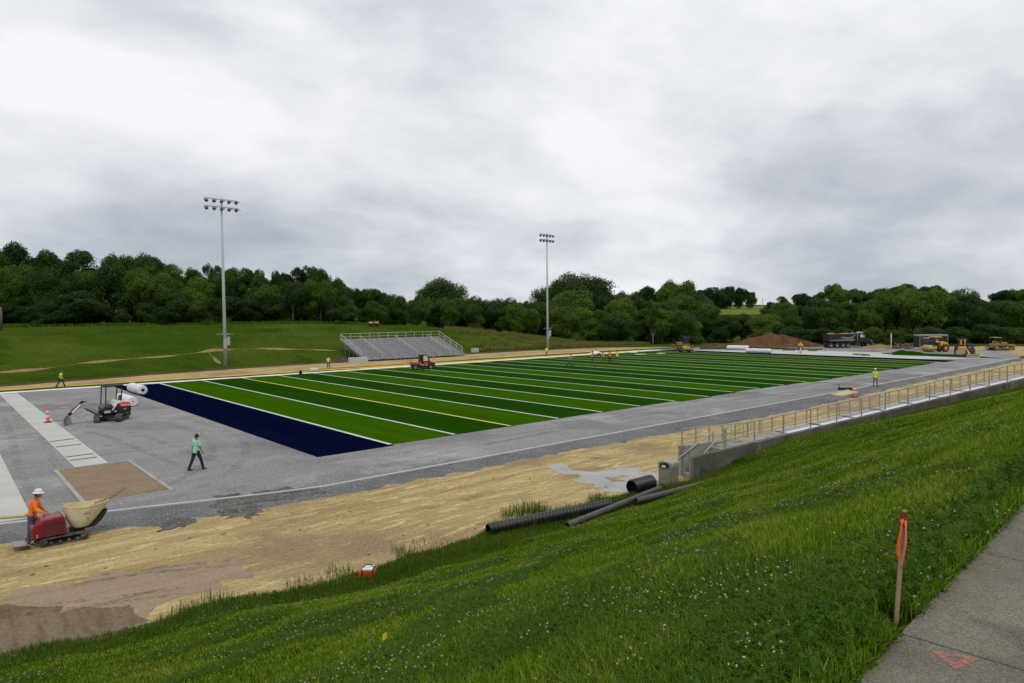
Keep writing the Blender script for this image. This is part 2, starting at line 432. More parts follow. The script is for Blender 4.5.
# turf
tv = {g_lt: [], g_dk: [], g_nv: []}
rr = random.Random(5)
def turf_panel(x0, x1, m, ynear, yfar=Y0+YW+.1):
    tv[m].append([(x0, ynear, .022), (x1, ynear, .022), (x1, yfar, .022), (x0, yfar, .022)])
turf_panel(X0-S5, X0, g_nv, Y0-.25)
turf_panel(X0+20*S5, X0+21*S5, g_nv, Y0-.9)
ends = []
for n in range(20):
    k = n if n < 10 else 19-n
    yn = Y0+rr.uniform(-.35, .35)-(.35 if n > 9 else 0)
    ends.append(yn)
    turf_panel(X0+n*S5, X0+(n+1)*S5, g_lt if k % 2 == 0 else g_dk, yn)
for m, quads in tv.items():
    b = MB()
    for q in quads:
        lo = [(x, y, -.005) for x, y, z in q]
        b.add(q+lo, [(0, 1, 2, 3), (0, 4, 5, 1), (1, 5, 6, 2), (2, 6, 7, 3), (3, 7, 4, 0)])
    struct(b.build('turf_'+{'light_green_turf': 'light_stripe', 'dark_green_turf': 'dark_stripe', 'navy_turf': 'end_zone'}[m.name], m, recalc=False))
bl, by = MB(), MB()
for n in range(21):
    x = X0+n*S5; y0 = max(ends[min(n, 19)], ends[max(n-1, 0)])+.02
    w = .105 if n else .12
    y1 = Y0+YW+.05
    (by if n in (2, 18) else bl).add([(x-w, y0, .027), (x+w, y0, .027), (x+w, y1, .027), (x-w, y1, .027)], [(0, 1, 2, 3)])
struct(bl.build('yard_line', g_line, recalc=False)); struct(by.build('yard_line_yellow', g_yline, recalc=False))
# far sideline bands
struct(sheet('white_sideline', [(-60, 83.6), (X0-S5-1, 83.6), (X0+20.5*S5, 83.55), (X0+20.5*S5, 85.5), (52, 85.3), (16, 85.3), (-60, 85.4)], .031, g_wh, .10, .7, seed=11))
struct(sheet('dark_sideline', [(-60, 85.6), (40, 85.4), (40, 87.6), (-60, 87.6)], .016, g_ol, .1, .8, seed=12))
struct(sheet('navy_sideline', [(20, 85.35), (46, 85.35), (46, 86.3), (20, 86.2)], .020, g_nv, .15, .8, seed=13))
struct(sheet('yellow_sideline', [(-60, 87.6), (20, 87.6), (44, 86.6), (46, 85.35), (113, 85.5), (113, 87.0), (44, 88.6), (20, 88.5), (-60, 88.4)], .020, g_ye, .1, .8, seed=14))
struct(sheet('green_runoff', [(38, 88.4), (113, 86.8), (126, 84), (130, 87), (113, 90.2), (70, 90.2), (38, 89.4)], .016, g_ol, .12, .8, seed=15))
# dirt path behind
fx = np.linspace(-60, 112, 60); ff = foot_far(fx)
struct(sheet('dirt_path', [(x, 88.4) for x in (-60, 38)]+[(70, 90), (113, 90), (125, 91)]+[(x, y+.1) for x, y in zip(fx[::-1], ff[::-1])], .006, g_tan, .18, .7, seed=16))
sv, sf = [], []
for i, x in enumerate(np.linspace(-60, 124, 260)):
    f0 = float(foot_far(x)); a = f0+.25*float(vnoise(x, 0, .8, 3)); c = f0+1.5+.6*float(vnoise(x, 3, 1.4, 6))
    sv += [(x, a-.4, float(hgt(x, a-.4))+.014), (x, (a+c)/2, float(hgt(x, (a+c)/2))+.12), (x, c, float(hgt(x, c))+.014)]
    if i: k = 3*i; sf += [(k-3, k, k+1, k-2), (k-2, k+1, k+2, k-1)]
b = MB(); b.add(sv, sf, True); struct(b.build('soil_edge', g_soil))
def strip(name, pts, w, m, lift=.02, n=90, seed=1):
    P = np.array([at_terrain(*p)[:2] for p in pts]); 
    d = np.r_[0, np.cumsum(np.hypot(*np.diff(P, axis=0).T))]
    t = np.linspace(0, d[-1], n); X = np.interp(t, d, P[:, 0]); Y = np.interp(t, d, P[:, 1])
    tx, ty = np.gradient(X), np.gradient(Y); L = np.hypot(tx, ty); nx_, ny_ = -ty/L, tx/L
    vs, fs = [], []
    for i in range(n):
        ww = w*max(.06, .55+1.3*float(vnoise(t[i], seed*3., 1.9, seed)))*min(1, i/3, (n-1-i)/3)+.02
        o = .3*float(vnoise(t[i], 0, 3.1, seed+2))
        for k in (-1, 0, 1):
            x, y = X[i]+nx_[i]*(o+k*ww), Y[i]+ny_[i]*(o+k*ww)
            vs.append((x, y, float(hgt(x, y))+lift-(0.03 if k == 0 else .05)+.03))
        if i: q = 3*i; fs += [(q-3, q-2, q+1, q), (q-2, q-1, q+2, q+1)]
    b = MB(); b.add(vs, fs, True); return struct(b.build(name, m))
strip('dirt_trail', [(-60, 378), (0, 373), (45, 369), (80, 363.5), (110, 361), (160, 357), (215, 350.5), (262, 348.5), (300, 349.5), (338, 351)], .48, g_trail, seed=2)
strip('dirt_trail', [(205, 350), (213, 357), (220, 364)], .4, g_trail, n=30, seed=5)
strip('dirt_trail', [(476, 351), (492, 349), (512, 350)], .7, g_trail, n=30, seed=7)
strip('soil_edge', [(470, 354), (490, 352), (512, 350.5), (530, 350)], .5, g_soil, n=40, seed=9)
# far end: pale concrete, gravel yard, olive turf
struct(sheet('concrete_apron', [at(*p) for p in [(690, 350.2), (640, 354.6), (705, 352.2), (840, 356.5), (905, 359.0), (1000, 358.6), (985, 356.8), (892, 355.4), (880, 352.6), (800, 350.2)]], .008, g_conc, .15, 1.2, seed=17))
struct(sheet('turf_offcut', [at(*p) for p in [(891, 354.3), (905, 352.5), (965, 355.0), (1002, 358.6), (985, 358.2), (955, 357.3), (895, 355.0)]], .016, g_dk, .1, 1.0, seed=18))
struct(sheet('turf_offcut', [at(*p) for p in [(700, 347.6), (760, 347.4), (822, 349.0), (822, 350.0), (760, 348.9), (700, 349.0)]], .016, g_dk, .1, 1.0, seed=19))
# hay meadow on the hill
mv_, mf_ = [], []
A = np.linspace(0, 1, 18)
for i, u in enumerate(A):
    for j, w in enumerate(A):
        c = at_depth(705+75*u, 318, 300+150*w); mv_.append((c[0], c[1], float(hgt(c[0], c[1]))+.15+1.5*w))
        if i and j: k = i*18+j; mf_.append((k-19, k-1, k, k-18))
b = MB(); b.add(mv_, mf_, True); struct(b.build('meadow', g_mead))

# wheel and track marks pressed into the gravel and the dirt
def mark_mat(name, rgb, lo, hi, sc):
    m, nt, b_ = new_mat(name); b_.inputs['Base Color'].default_value = (*rgb, 1); b_.inputs['Roughness'].default_value = .95; b_.inputs['Specular IOR Level'].default_value = 0
    f = cramp(nt, noise(nt, coords(nt), sc, 5, .7), [(lo, (0, 0, 0)), (hi, (.26, .26, .26))]); nt.links.new(f, b_.inputs['Alpha']); return m
mk_d = mark_mat('dark_wheel_mark', (.13, .127, .123), .42, .75, .55); mk_l = mark_mat('pale_wheel_mark', (.36, .355, .34), .42, .72, 1.3); mk_b = mark_mat('pressed_dirt_mark', (.10, .068, .040), .46, .60, 5)
def marks(name, px, w, gap, m, z, n=60):
    P = np.array([at(*p)[:2] for p in px]); d = np.r_[0, np.cumsum(np.hypot(*np.diff(P, axis=0).T))]; t = np.linspace(0, d[-1], n)
    k = len(P)-1; c0 = np.polyfit(d/d[-1], P[:, 0], min(3, k)); c1 = np.polyfit(d/d[-1], P[:, 1], min(3, k)); u = t/d[-1]
    X, Y = np.polyval(c0, u), np.polyval(c1, u); tx, ty = np.gradient(X), np.gradient(Y); L = np.hypot(tx, ty); nx_, ny_ = -ty/L, tx/L
    b = MB()
    for s in ((-.5, .5) if gap else (0,)):
        vs, fs = [], []
        for i in range(n):
            e = min(1, i/6, (n-1-i)/6)
            for k_ in (-.5, .5): o = s*gap+k_*w*e; vs.append((X[i]+nx_[i]*o, Y[i]+ny_[i]*o, z))
            if i: q = 2*i; fs.append((q-2, q-1, q+1, q))
        b.add(vs, fs)
    return struct(b.build(name, m))
zz = .0045
for px, w_, gp, m_ in [([(150, 500), (190, 482), (225, 462), (230, 445), (205, 430), (160, 418)], .42, 1.7, mk_d), ([(235, 505), (225, 480), (190, 460), (150, 445), (120, 436)], .5, 1.7, mk_l), ([(330, 485), (290, 476), (240, 462), (200, 440), (150, 420), (100, 408)], .5, 1.8, mk_l),
        ([(20, 440), (60, 428), (110, 432), (160, 450), (230, 470)], .4, 1.6, mk_d), ([(330, 478), (450, 452), (600, 424), (760, 398), (900, 375)], .55, 1.9, mk_l), ([(340, 470), (460, 446), (620, 416), (780, 391), (920, 368)], .45, 1.8, mk_d), ([(60, 500), (40, 470), (28, 440), (14, 415)], .4, 1.5, mk_d), ([(90, 400), (140, 412), (200, 428), (280, 452), (330, 470)], .6, 1.9, mk_l), ([(640, 414), (800, 387), (900, 372), (960, 366), (990, 360)], .6, 1.8, mk_l)]:
    zz += .0006; marks('wheel_tracks', px, w_, gp, m_, zz)
zz = .022
for px in ([(-60, 626), (40, 610), (110, 601), (190, 590)], [(60, 586), (120, 575), (180, 568), (260, 560)]):
    zz += .001; marks('wheel_tracks', px, .20, .42, mk_b, zz)
# near bank
bx = axis(-60, 110, (-6, 34), .22, 1.1); nv = 74
V = []
for x in bx:
    yf = float(y_foot(x)); t = np.linspace(0, 1, nv)
    y = yf+(float(y_crest(x))-.14-yf)*t
    z = bank(np.full(nv, x), y)
    if x <= 24.9: z[0] = -.02
    V.append(np.stack([np.full(nv, x), y, z], -1))
V = np.array(V); idx = np.arange(len(bx)*nv).reshape(len(bx), nv)
F = np.stack([idx[:-1, :-1], idx[:-1, 1:], idx[1:, 1:], idx[1:, :-1]], -1).reshape(-1, 4)
struct(np_obj('grass_bank', V.reshape(-1, 3), F, g_bank, smooth=True))
b = MB(); b.add([(-60, .6, Z_CREST-.03), (-60, -40, Z_CREST-.03), (110, -40, Z_CREST-.03), (110, .6, Z_CREST-.03)], [(0, 1, 2, 3)])
struct(b.build('plateau', g_bank, recalc=False))
# sidewalk slabs
b = MB(); MS = Matrix.Translation((3.62, 1.2335, 0)) @ Matrix.Rotation(math.atan(.054), 4, 'Z')
for i in range(-22, 40): b.box((i*1.62+.805, -.81, 5.60), (1.607, 1.62, .16), M=MS)
struct(b.build('sidewalk', g_walk, bevel=.006))
m, nt, bs = new_mat('pink_marking_paint')
bs.inputs['Base Color'].default_value = (.50, .17, .125, 1); bs.inputs['Roughness'].default_value = .8
f = cramp(nt, noise(nt, coords(nt), 38, 5, .75), [(.36, (0, 0, 0)), (.66, (.9, .9, .9))])
nt.links.new(f, bs.inputs['Alpha'])
tri = [at(931, 651, 5.684), at(979, 658, 5.684), at(956, 669, 5.684)]
b = MB(); cc = sum(tri)/3
ins = [cc+(p-cc)*.42 for p in tri]; out = [cc+(p-cc)*1.06 for p in tri]
b.add([tuple(p) for p in out+ins], [(0, 1, 4, 3), (1, 2, 5, 4), (2, 0, 3, 5)])
tag(b.build('paint_mark', m), 'pink spray-painted triangle on the sidewalk slab beside the stake', 'paint mark')
# ------------------------------------------------------------------ people
skin = mat('skin', (.33, .19, .12), .55, var=.08, scale=9)
def cloth(name, rgb): return mat(name, rgb, .85, var=.12, scale=9, bump=.25)
C_OR = cloth('orange_cloth', (.85, .20, .015)); C_HV = cloth('lime_cloth', (.55, .72, .03)); C_MINT = cloth('mint_cloth', (.33, .60, .42))
C_NAVY = cloth('navy_trousers', (.010, .012, .030)); C_JEAN = cloth('blue_jeans', (.055, .085, .15)); C_DARK = cloth('dark_trousers', (.02, .02, .022)); C_KHAKI = cloth('khaki_trousers', (.14, .11, .07))
C_GREYB = cloth('grey_blue_jeans', (.15, .17, .21))
shoe_m = mat('boot_leather', (.035, .028, .022), .6); hair_m = mat('dark_hair', (.012, .010, .008), .6)
hat_w = mat('white_hat', (.72, .72, .70), .5, var=.05); eye_m = mat('dark_eye', (.02, .015, .012), .3)
def fuse(o, vox, smooth=3):
    r = o.modifiers.new('fuse', 'REMESH'); r.mode = 'VOXEL'; r.voxel_size = vox; r.use_smooth_shade = True
    s = o.modifiers.new('relax', 'SMOOTH'); s.iterations = smooth; s.factor = .5
    dg = bpy.context.evaluated_depsgraph_get()
    me = bpy.data.meshes.new_from_object(o.evaluated_get(dg)); o.modifiers.clear()
    old = o.data; o.data = me; bpy.data.meshes.remove(old)
    return o
def person(label, loc, face, top, legs_m, pose=None, hat=None, height=1.76, vest=None, long_sleeve=False, detail=False, group=None):
    """face = heading angle in the ground plane (0 = +X); local +Y is forward"""
    p = dict(lean=3, legs=[(6, 4, 3), (-5, 6, 3)], arms=[(8, 10, 18), (-6, 10, 15)], head=0, nod=5)
    p.update(pose or {})
    k = height/1.76
    root = thing('person', label, 'person', loc, face-math.pi/2, group)
    V3 = Vector
    def rx(v, a): return Matrix.Rotation(R(a), 3, 'X') @ V3(v)
    # joints (pelvis at origin first)
    lean = -p['lean']
    hipz = V3((0, 0, 0))
    L = []
    for s, (fl, kn, ab) in zip((-1, 1), p['legs']):
        hip = V3((s*.092, 0, -.02))
        d1 = V3((s*math.sin(R(ab)), math.sin(R(fl)), -math.cos(R(fl)))).normalized()
        knee = hip+d1*.43
        a2 = fl-kn
        d2 = V3((s*math.sin(R(ab))*.6, math.sin(R(a2)), -math.cos(R(a2)))).normalized()
        ank = knee+d2*.41
        L.append((s, hip, knee, ank))
    zmin = min(a.z for *_, a in L); lift = .085-zmin
    up = V3((0, 0, lift))
    L = [(s, h+up, kk+up, a+up) for s, h, kk, a in L]
    pel = V3((0, 0, 0))+up
    T = lambda x, y, z: pel+rx((x, y, z), lean)
    waist, chest, neck, = T(0, 0, .16), T(0, .01, .36), T(0, .005, .54)
    hd = neck+rx((0, .015, .135), lean-p['nod'])
    arms = []
    for s, (fl, ab, el) in zip((-1, 1), p['arms']):
        sh = T(s*.185, 0, .475)
        d1 = V3((s*math.sin(R(ab)), math.sin(R(fl))*math.cos(R(ab)), -math.cos(R(fl))*math.cos(R(ab)))).normalized()
        elb = sh+d1*.29
        a2 = fl+el
        d2 = V3((s*math.sin(R(ab))*.35, math.sin(R(a2)), -math.cos(R(a2)))).normalized()
        wr = elb+d2*.25
        arms.append((s, sh, elb, wr, d2))
    # body: one fused surface
    b = MB()
    HR = Matrix.Rotation(R(p['head']), 3, 'Z')
    hs = [hd+HR @ V3(q) for q in [(0, -.02, -.06)]]
    b.ball(hd+V3((0, 0, .01)), (.074, .094, .112), 14, 10)
    b.ball(hd+HR @ V3((0, .032, -.055)), (.05, .05, .05), 10, 6)
    b.tube([hd+HR @ V3((0, .082, .015)), hd+HR @ V3((0, .108, -.022)), hd+HR @ V3((0, .09, -.034))], [.009, .016, .010], 6)
    for s in (-1, 1): b.ball(hd+HR @ V3((s*.077, -.005, -.008)), (.012, .02, .032), 6, 5)
    b.tube([neck-V3((0, 0, .05)), neck+V3((0, .01, .05)), hd-V3((0, .01, .05))], [.062, .055, .055], 10)
    def torso(mb, g, z0=0., z1=.52):
        prof = [(-.10, .165, .115), (0, .168, .118), (.10, .155, .108), (.20, .155, .108), (.32, .175, .118), (.42, .188, .112), (.48, .165, .092), (.53, .075, .065)]
        rings = []
        for z, a, c in prof:
            if z < z0-.001 or z > z1+.001: continue
            rings.append([T((a+g)*math.cos(2*math.pi*i/18), (c+g)*math.sin(2*math.pi*i/18), z) for i in range(18)])
        mb.loft(rings)
    torso(b, -.02, -.1)
    for s, h, kk, a in L:
        b.tube([h, h.lerp(kk, .5), kk, kk.lerp(a, .35), a, a-V3((0, 0, .05))], [.085, .07, .052, .055, .036, .036], 10)
    for s, sh, el, wr, d2 in arms:
        b.tube([sh.lerp(chest, .2), sh, sh.lerp(el, .5), el, el.lerp(wr, .35), wr], [.05, .052, .045, .038, .038, .026], 10)
        side = V3((1, 0, 0)); th = d2.cross(side).normalized()
        palm = wr+d2*.055
        b.tube([wr-d2*.01, wr+d2*.03, wr+d2*.085], [.026, .036, .034], 8, ell=.6)
        for q, ln in zip((-.028, -.010, .010, .028), (.062, .074, .070, .055)):
            f0 = wr+d2*.07+th*q
            cur = (side*(-s)*.5+d2).normalized()
            b.tube([f0, f0+d2*ln*.5, f0+d2*ln*.5+cur*ln*.5], [.0095, .009, .0075], 6)
        fr = V3((0, 1, 0))-d2*d2.y; fr = fr.normalized() if fr.length > .1 else th
        b.tube([wr+d2*.02, wr+d2*.05+fr*.035, wr+d2*.085+fr*.05], [.013, .012, .009], 6)
    for o_ in (): pass
    body = fuse(b.build('body', skin, root), .0075 if detail else .012)
    if detail:
        for s in (-1, 1):
            c = hd+HR @ V3((s*.03, .083, .012)); MB().ball(c, .009, 8, 6).build('eye', eye_m, root)
    # shirt
    b = MB(); torso(b, .016, -.10, .50)
    for s, sh, el, wr, d2 in arms:
        e = wr-(wr-el)*.06 if long_sleeve else None
        pts = [sh.lerp(chest, .45), sh, sh.lerp(el, .55)]; rs = [.075, .072, .064]
        if long_sleeve: pts += [el, el.lerp(wr, .5), e]; rs += [.057, .05, .042]
        else: pts += [sh.lerp(el, .8)]; rs += [.066]
        b.tube(pts, rs, 10)
    fuse(b.build('shirt', top, root), .012 if detail else .016)
    if vest:
        b = MB(); torso(b, .026, .02, .48); fuse(b.build('vest', vest, root), .014)
    # trousers
    b = MB()
    b.loft([[T(a*math.cos(2*math.pi*i/18), c*math.sin(2*math.pi*i/18), z) for i in range(18)] for z, a, c in [(-.11, .15, .11), (-.03, .178, .128), (.05, .172, .122)]])
    for s, h, kk, a in L:
        b.tube([h+V3((0, 0, .05)), h, h.lerp(kk, .5), kk, kk.lerp(a, .5), a+(a-kk)*.06], [.09, .104, .09, .071, .065, .060], 12)
    fuse(b.build('trousers', legs_m, root), .012 if detail else .016)
    for s, h, kk, a in L:
        b = MB(); b.ball(a+V3((0, -.02, -.025)), (.046, .055, .06), 10, 6)
        b.loft([[V3((a.x+w*math.cos(t), a.y+y, max(a.z-.085, a.z-.085)))+V3((0, 0, zz+hh*max(0, math.sin(t)))) for t in [2*math.pi*i/12 for i in range(12)]] for y, w, zz, hh in [(-.085, .032, .0, .07), (-.03, .042, .0, .09), (.06, .045, .0, .07), (.14, .046, 0, .05), (.185, .03, 0, .035)]])
        fuse(b.build('shoe', shoe_m, root), .010 if detail else .014, 2)
    if hat is None or hat == 'sun':
        b = MB()
        b.ball(hd+V3((0, -.012, .035)), (.084, .098, .095), 14, 8)
        b.ball(hd+V3((0, -.035, -.005)), (.080, .078, .08), 12, 8)
        fuse(b.build('hair', hair_m, root), .012)
    if hat == 'sun':
        b = MB(); M_ = Matrix.Translation(hd+V3((0, 0, .075))) @ Matrix.Rotation(R(-8), 4, 'X')
        b.lathe([(.165, -.02), (.16, -.008), (.112, .0), (.108, .04), (.095, .085), (.05, .108), (.005, .112)], 20, M_)
        b.build('sun_hat', hat_w, root)
    elif hat is not None:
        b = MB(); M_ = Matrix.Translation(hd+V3((0, 0, .055))) @ Matrix.Rotation(R(-6), 4, 'X')
        b.lathe([(.118, -.01), (.122, .005), (.108, .012), (.104, .05), (.085, .09), (.045, .115), (.005, .12)], 18, M_)
        b.box((0, .115, .002), (.15, .07, .012), (R(-6), 0, 0), Matrix.Translation(hd+V3((0, 0, .055))))
        b.build('hard_hat', hat, root)
    if k != 1: root.scale = (k, k, k)
    return root
hh_w = mat('white_hard_hat', (.75, .75, .73), .35, var=.04); hh_y = mat('yellow_hard_hat', (.75, .68, .05), .35, var=.05)
capm = mat('dark_cap', (.03, .03, .035), .8)
RTH = math.atan2(-RT0[0]*0+RT0[1], RT0[0])          # heading of picture-right on the ground
WALK = dict(legs=[(24, 8, 2), (-20, 14, 2)], arms=[(-18, 8, 18), (20, 8, 22)], lean=4)
STAND = dict(legs=[(3, 3, 5), (-2, 3, 5)], arms=[(4, 9, 14), (2, 9, 16)], lean=2)
BEND = dict(legs=[(16, 10, 6), (-4, 12, 6)], arms=[(45, 6, 20), (52, 6, 16)], lean=38, nod=14)
person('dark-haired man in a mint polo shirt and navy trousers walking over the gravel', at(196.5, 470), RTH+R(58), C_MINT, C_NAVY,
       dict(legs=[(-16, 8, 4), (22, 10, 5)], arms=[(-8, 10, 10), (8, 9, 14)], lean=3, head=-45), None, 1.82, detail=True)
person('worker in an orange long-sleeved shirt and white brimmed hat behind the red tracked buggy', (2.42, 26.62, 0), RTH+R(20), C_OR, C_JEAN,
       dict(legs=[(8, 6, 5), (-4, 5, 5)], arms=[(2, 30, 30), (18, 12, 48)], lean=12, head=8, nod=16), 'sun', 1.80, long_sleeve=True, detail=True)
person('worker in a lime shirt walking along the dirt path below the grassy rise', at(61, 387), RTH+R(8), C_HV, C_DARK, WALK, capm, 1.9)
person('worker in a lime shirt standing beside the far sideline near the grandstand', at(328.5, 368), RTH+R(95), C_HV, C_DARK, STAND, capm, 1.72)
person('worker in a lime shirt on the far dirt path left of the right-hand light mast', at(546.5, 356.3), RTH+R(70), C_HV, C_KHAKI, STAND, capm, 1.72)
gt = 'crew standing on the striped turf'
person('worker in an orange shirt and blue jeans alone on the turf, nearest of the crew', at(570, 366), RTH+R(-20), C_OR, C_JEAN, dict(WALK, lean=10), capm, 1.9, group=gt)
person('worker in an orange shirt and black trousers holding a dark tool out at arm height', at(592.3, 363.6), RTH+R(5), C_OR, C_DARK, dict(STAND, arms=[(70, 6, 20), (75, 6, 15)]), capm, 1.9, group=gt)
person('worker in an orange shirt and khaki trousers, between two orange-shirted crew members', at(603.5, 363.2), RTH+R(150), C_OR, C_KHAKI, dict(STAND, lean=12, legs=[(12, 4, 8), (-8, 4, 8)]), capm, 1.85, group=gt)
person('worker in an orange shirt and dark trousers beside the lime-vested crew member', at(610, 363.0), RTH+R(80), C_OR, C_DARK, STAND, capm, 1.95, group=gt)
person('crew member in a lime vest at the right end of the orange-shirted row', at(617.2, 362.8), RTH+R(100), C_HV, C_KHAKI, STAND, capm, 1.95, group=gt, vest=C_HV)
person('worker in a lime shirt, grey jeans and white hard hat seen from behind', at(875.3, 386.6), RTH+R(80), C_HV, C_GREYB, STAND, hh_w, 1.8, long_sleeve=True)
person('stooping worker in an orange shirt beside the distant traffic cone', at(798.5, 350.8), RTH+R(20), C_OR, C_DARK, BEND, None, 1.75)
person('worker in a lime hard hat and shirt bending over next to the orange-shirted one', at(802.5, 350.9), RTH+R(200), C_HV, C_KHAKI, BEND, hh_y, 1.8)
tb = MB(); q = at(594.2, 363.2); tb.box((q[0]+RT0[0]*.75, q[1]+RT0[1]*.75, 1.40), (.55, .24, .22), (0, R(-6), RTH)); tb.tube([(q[0]+RT0[0]*.35, q[1]+RT0[1]*.35, 1.34), (q[0]+RT0[0]*.6, q[1]+RT0[1]*.6, 1.38)], .03, 6)
tag(tb.build('power_blower', bd), 'black hand-held tool held out by the orange-shirted worker', 'blower')

# ------------------------------------------------------------------ shared machine materials
m_blk = mat('black_machine_paint', (.012, .012, .013), .45, var=.3, dirt=.08, scale=2.5)
m_wht = mat('white_machine_paint', (.68, .68, .66), .35, var=.06, dirt=.25, scale=2.5)
m_red = mat('red_machine_paint', (.20, .008, .016), .35, var=.22, dirt=.3, scale=3)
m_oran = mat('orange_machine_paint', (.55, .062, .010), .4, var=.1, dirt=.15)
m_yel = mat('yellow_machine_paint', (.60, .34, .010), .4, var=.08, dirt=.3, scale=2)
m_tan = mat('faded_yellow_paint', (.46, .27, .045), .55, var=.15, dirt=.7, scale=2)
m_trk = mat('dusty_rubber_track', (.075, .068, .055), .85, var=.35, dirt=.8, scale=3)
m_tyre = mat('tyre_rubber', (.018, .018, .019), .8, dirt=.35)
m_steel = mat('worn_steel', (.30, .29, .27), .45, .6, var=.25, dirt=.3)
m_gal = mat('galvanised_steel', (.42, .43, .43), .45, .35, var=.12, scale=1.5)
m_alu = mat('mill_aluminium', (.34, .345, .35), .45, .35, var=.14, scale=1.)
m_glass = mat('dark_glass', (.02, .025, .03), .08, var=.1)
m_tub = mat('cream_poly_tub', (.58, .53, .37), .55, var=.12, dirt=.55, scale=2.5)
m_cem = mat('dried_cement', (.55, .43, .16), .9, var=.25, scale=5)
m_dred = mat('faded_red_lettering', (.42, .03, .03), .6)
m_sticker = mat('red_orange_sticker', (.72, .07, .02), .4)
m_lamp = mat('clear_lamp_glass', (.6, .62, .62), .1)

def stadium(L, H, n=8):
    """track outline in x,z standing on z=0"""
    r = H/2; pts = []
    for i in range(n+1): a = -math.pi/2+math.pi*i/n; pts.append((L/2-r+r*math.cos(a), r+r*math.sin(a)))
    for i in range(n+1): a = math.pi/2+math.pi*i/n; pts.append((-L/2+r+r*math.cos(a), r+r*math.sin(a)))
    return pts
def track(parent, x, y, L, H, W, M=None, rollers=4, mt=None):
    """rubber or steel track with pads, drive wheels and road wheels as its sub-parts"""
    out = stadium(L, H); inn = stadium(L-.10*H/.4, H-.13*H/.4)
    b = MB(); n = len(out)
    off = (H-(H-.13*H/.4))/2
    ring = lambda P, yy, dz: [Vector((px+x, yy, pz+dz)) for px, pz in P]
    A, B_ = ring(out, y-W/2, 0), ring(out, y+W/2, 0)
    Ci, Di = ring(inn, y-W/2, off), ring(inn, y+W/2, off)
    b.loft([A, B_], cap=False, smooth=False); b.loft([Di, Ci], cap=False, smooth=False)
    b.loft([Ci, A], cap=False, smooth=False); b.loft([B_, Di], cap=False, smooth=False)
    # grouser bars
    per = int(2*(L-H)/(.11*H/.4))
    for k in range(per):
        s = k/per*2*(L-H)
        if s < L-H: px, pz = -(L-H)/2+s, 0
        else: px, pz = (L-H)/2-(s-(L-H)), H
        b.box((px+x, y, pz), (.045*H/.4, W, .03*H/.4))
    for sgn in (-1, 1):
        for k in range(5):
            a = math.pi/2*sgn*0+(-math.pi/2+math.pi*(k+.5)/5)
            cx = sgn*(L/2-H/2); b.box((x+cx+sgn*H/2*math.cos(a), y, H/2+H/2*math.sin(a)), (.03*H/.4, W, .045*H/.4), (0, -a if sgn > 0 else a, 0))
    o = b.build('track', mt or m_trk, parent)
    wr = (H-.13*H/.4)/2*.93; mw = m_trk if mt is None else m_steel
    My = lambda cx, cz: Matrix.Translation((cx, y, cz)) @ Matrix.Rotation(math.pi/2, 4, 'X')
    for sgn in (-1, 1): MB().lathe([(.02, -W*.4), (wr, -W*.4), (wr, -W*.28), (wr*.5, -W*.25), (wr*.5, W*.25), (wr, W*.28), (wr, W*.4), (.02, W*.4)], 14, My(x+sgn*(L/2-H/2), H/2)).build('drive_wheel', mw, o)
    for k in range(rollers):
        cx = x-(L-H)/2+(L-H)*(k+.5+.0)/rollers*.9+.05*(L-H); MB().lathe([(.02, -W*.38), (wr*.55, -W*.38), (wr*.55, W*.38), (.02, W*.38)], 10, My(cx, off+wr*.55)).build('road_wheel', mw, o)
    return o
def wheel(parent, c, r, w, name='wheel', rim=None):
    M_ = Matrix.Translation(c) @ Matrix.Rotation(math.pi/2, 4, 'X')
    o = MB().lathe([(r*.55, -w/2), (r*.9, -w/2), (r, -w*.35), (r, w*.35), (r*.9, w/2), (r*.55, w/2)], 20, M_, cap=False).build(name, m_tyre, parent)
    b = MB(); b.lathe([(.02, -w*.30), (r*.3, -w*.34), (r*.5, -w*.25), (r*.58, -w*.42), (r*.58, w*.42), (r*.5, w*.25), (r*.3, w*.34), (.02, w*.30)], 16, M_)
    b.build('rim', rim or m_steel, o)
    return o

# ------------------------------------------------------------------ compact excavator
ex = thing('compact_excavator', 'black and white compact excavator with canopy digging at the left end of the gravel', 'excavator', at(112.0, 420.6), R(182)); ex.scale = (1.09, 1.09, 1.06)
UY = R(64-182)
ub = bpy.data.objects.new('undercarriage', None)
bpy.data.objects.remove(ub)
und = MB(); MU = Matrix.Rotation(UY, 4, 'Z')
und.box((0, 0, .33), (1.1, .75, .22), M=MU); und.lathe([(.36, .40), (.36, .56)], 20)
uo = und.build('undercarriage', m_blk, ex)
for s in (-1, 1):
    t = track(ex, 0, s*.62, 2.05, .52, .32); t.rotation_euler = (0, 0, UY)
b = MB(); b.box((1.35, 0, .32), (.06, 1.55, .36), M=MU); b.bar(MU @ Vector((.5, .38, .3)), MU @ Vector((1.34, .38, .28)), .10); b.bar(MU @ Vector((.5, -.38, .3)), MU @ Vector((1.34, -.38, .28)), .10)
b.build('dozer_blade', m_blk, ex, .01)
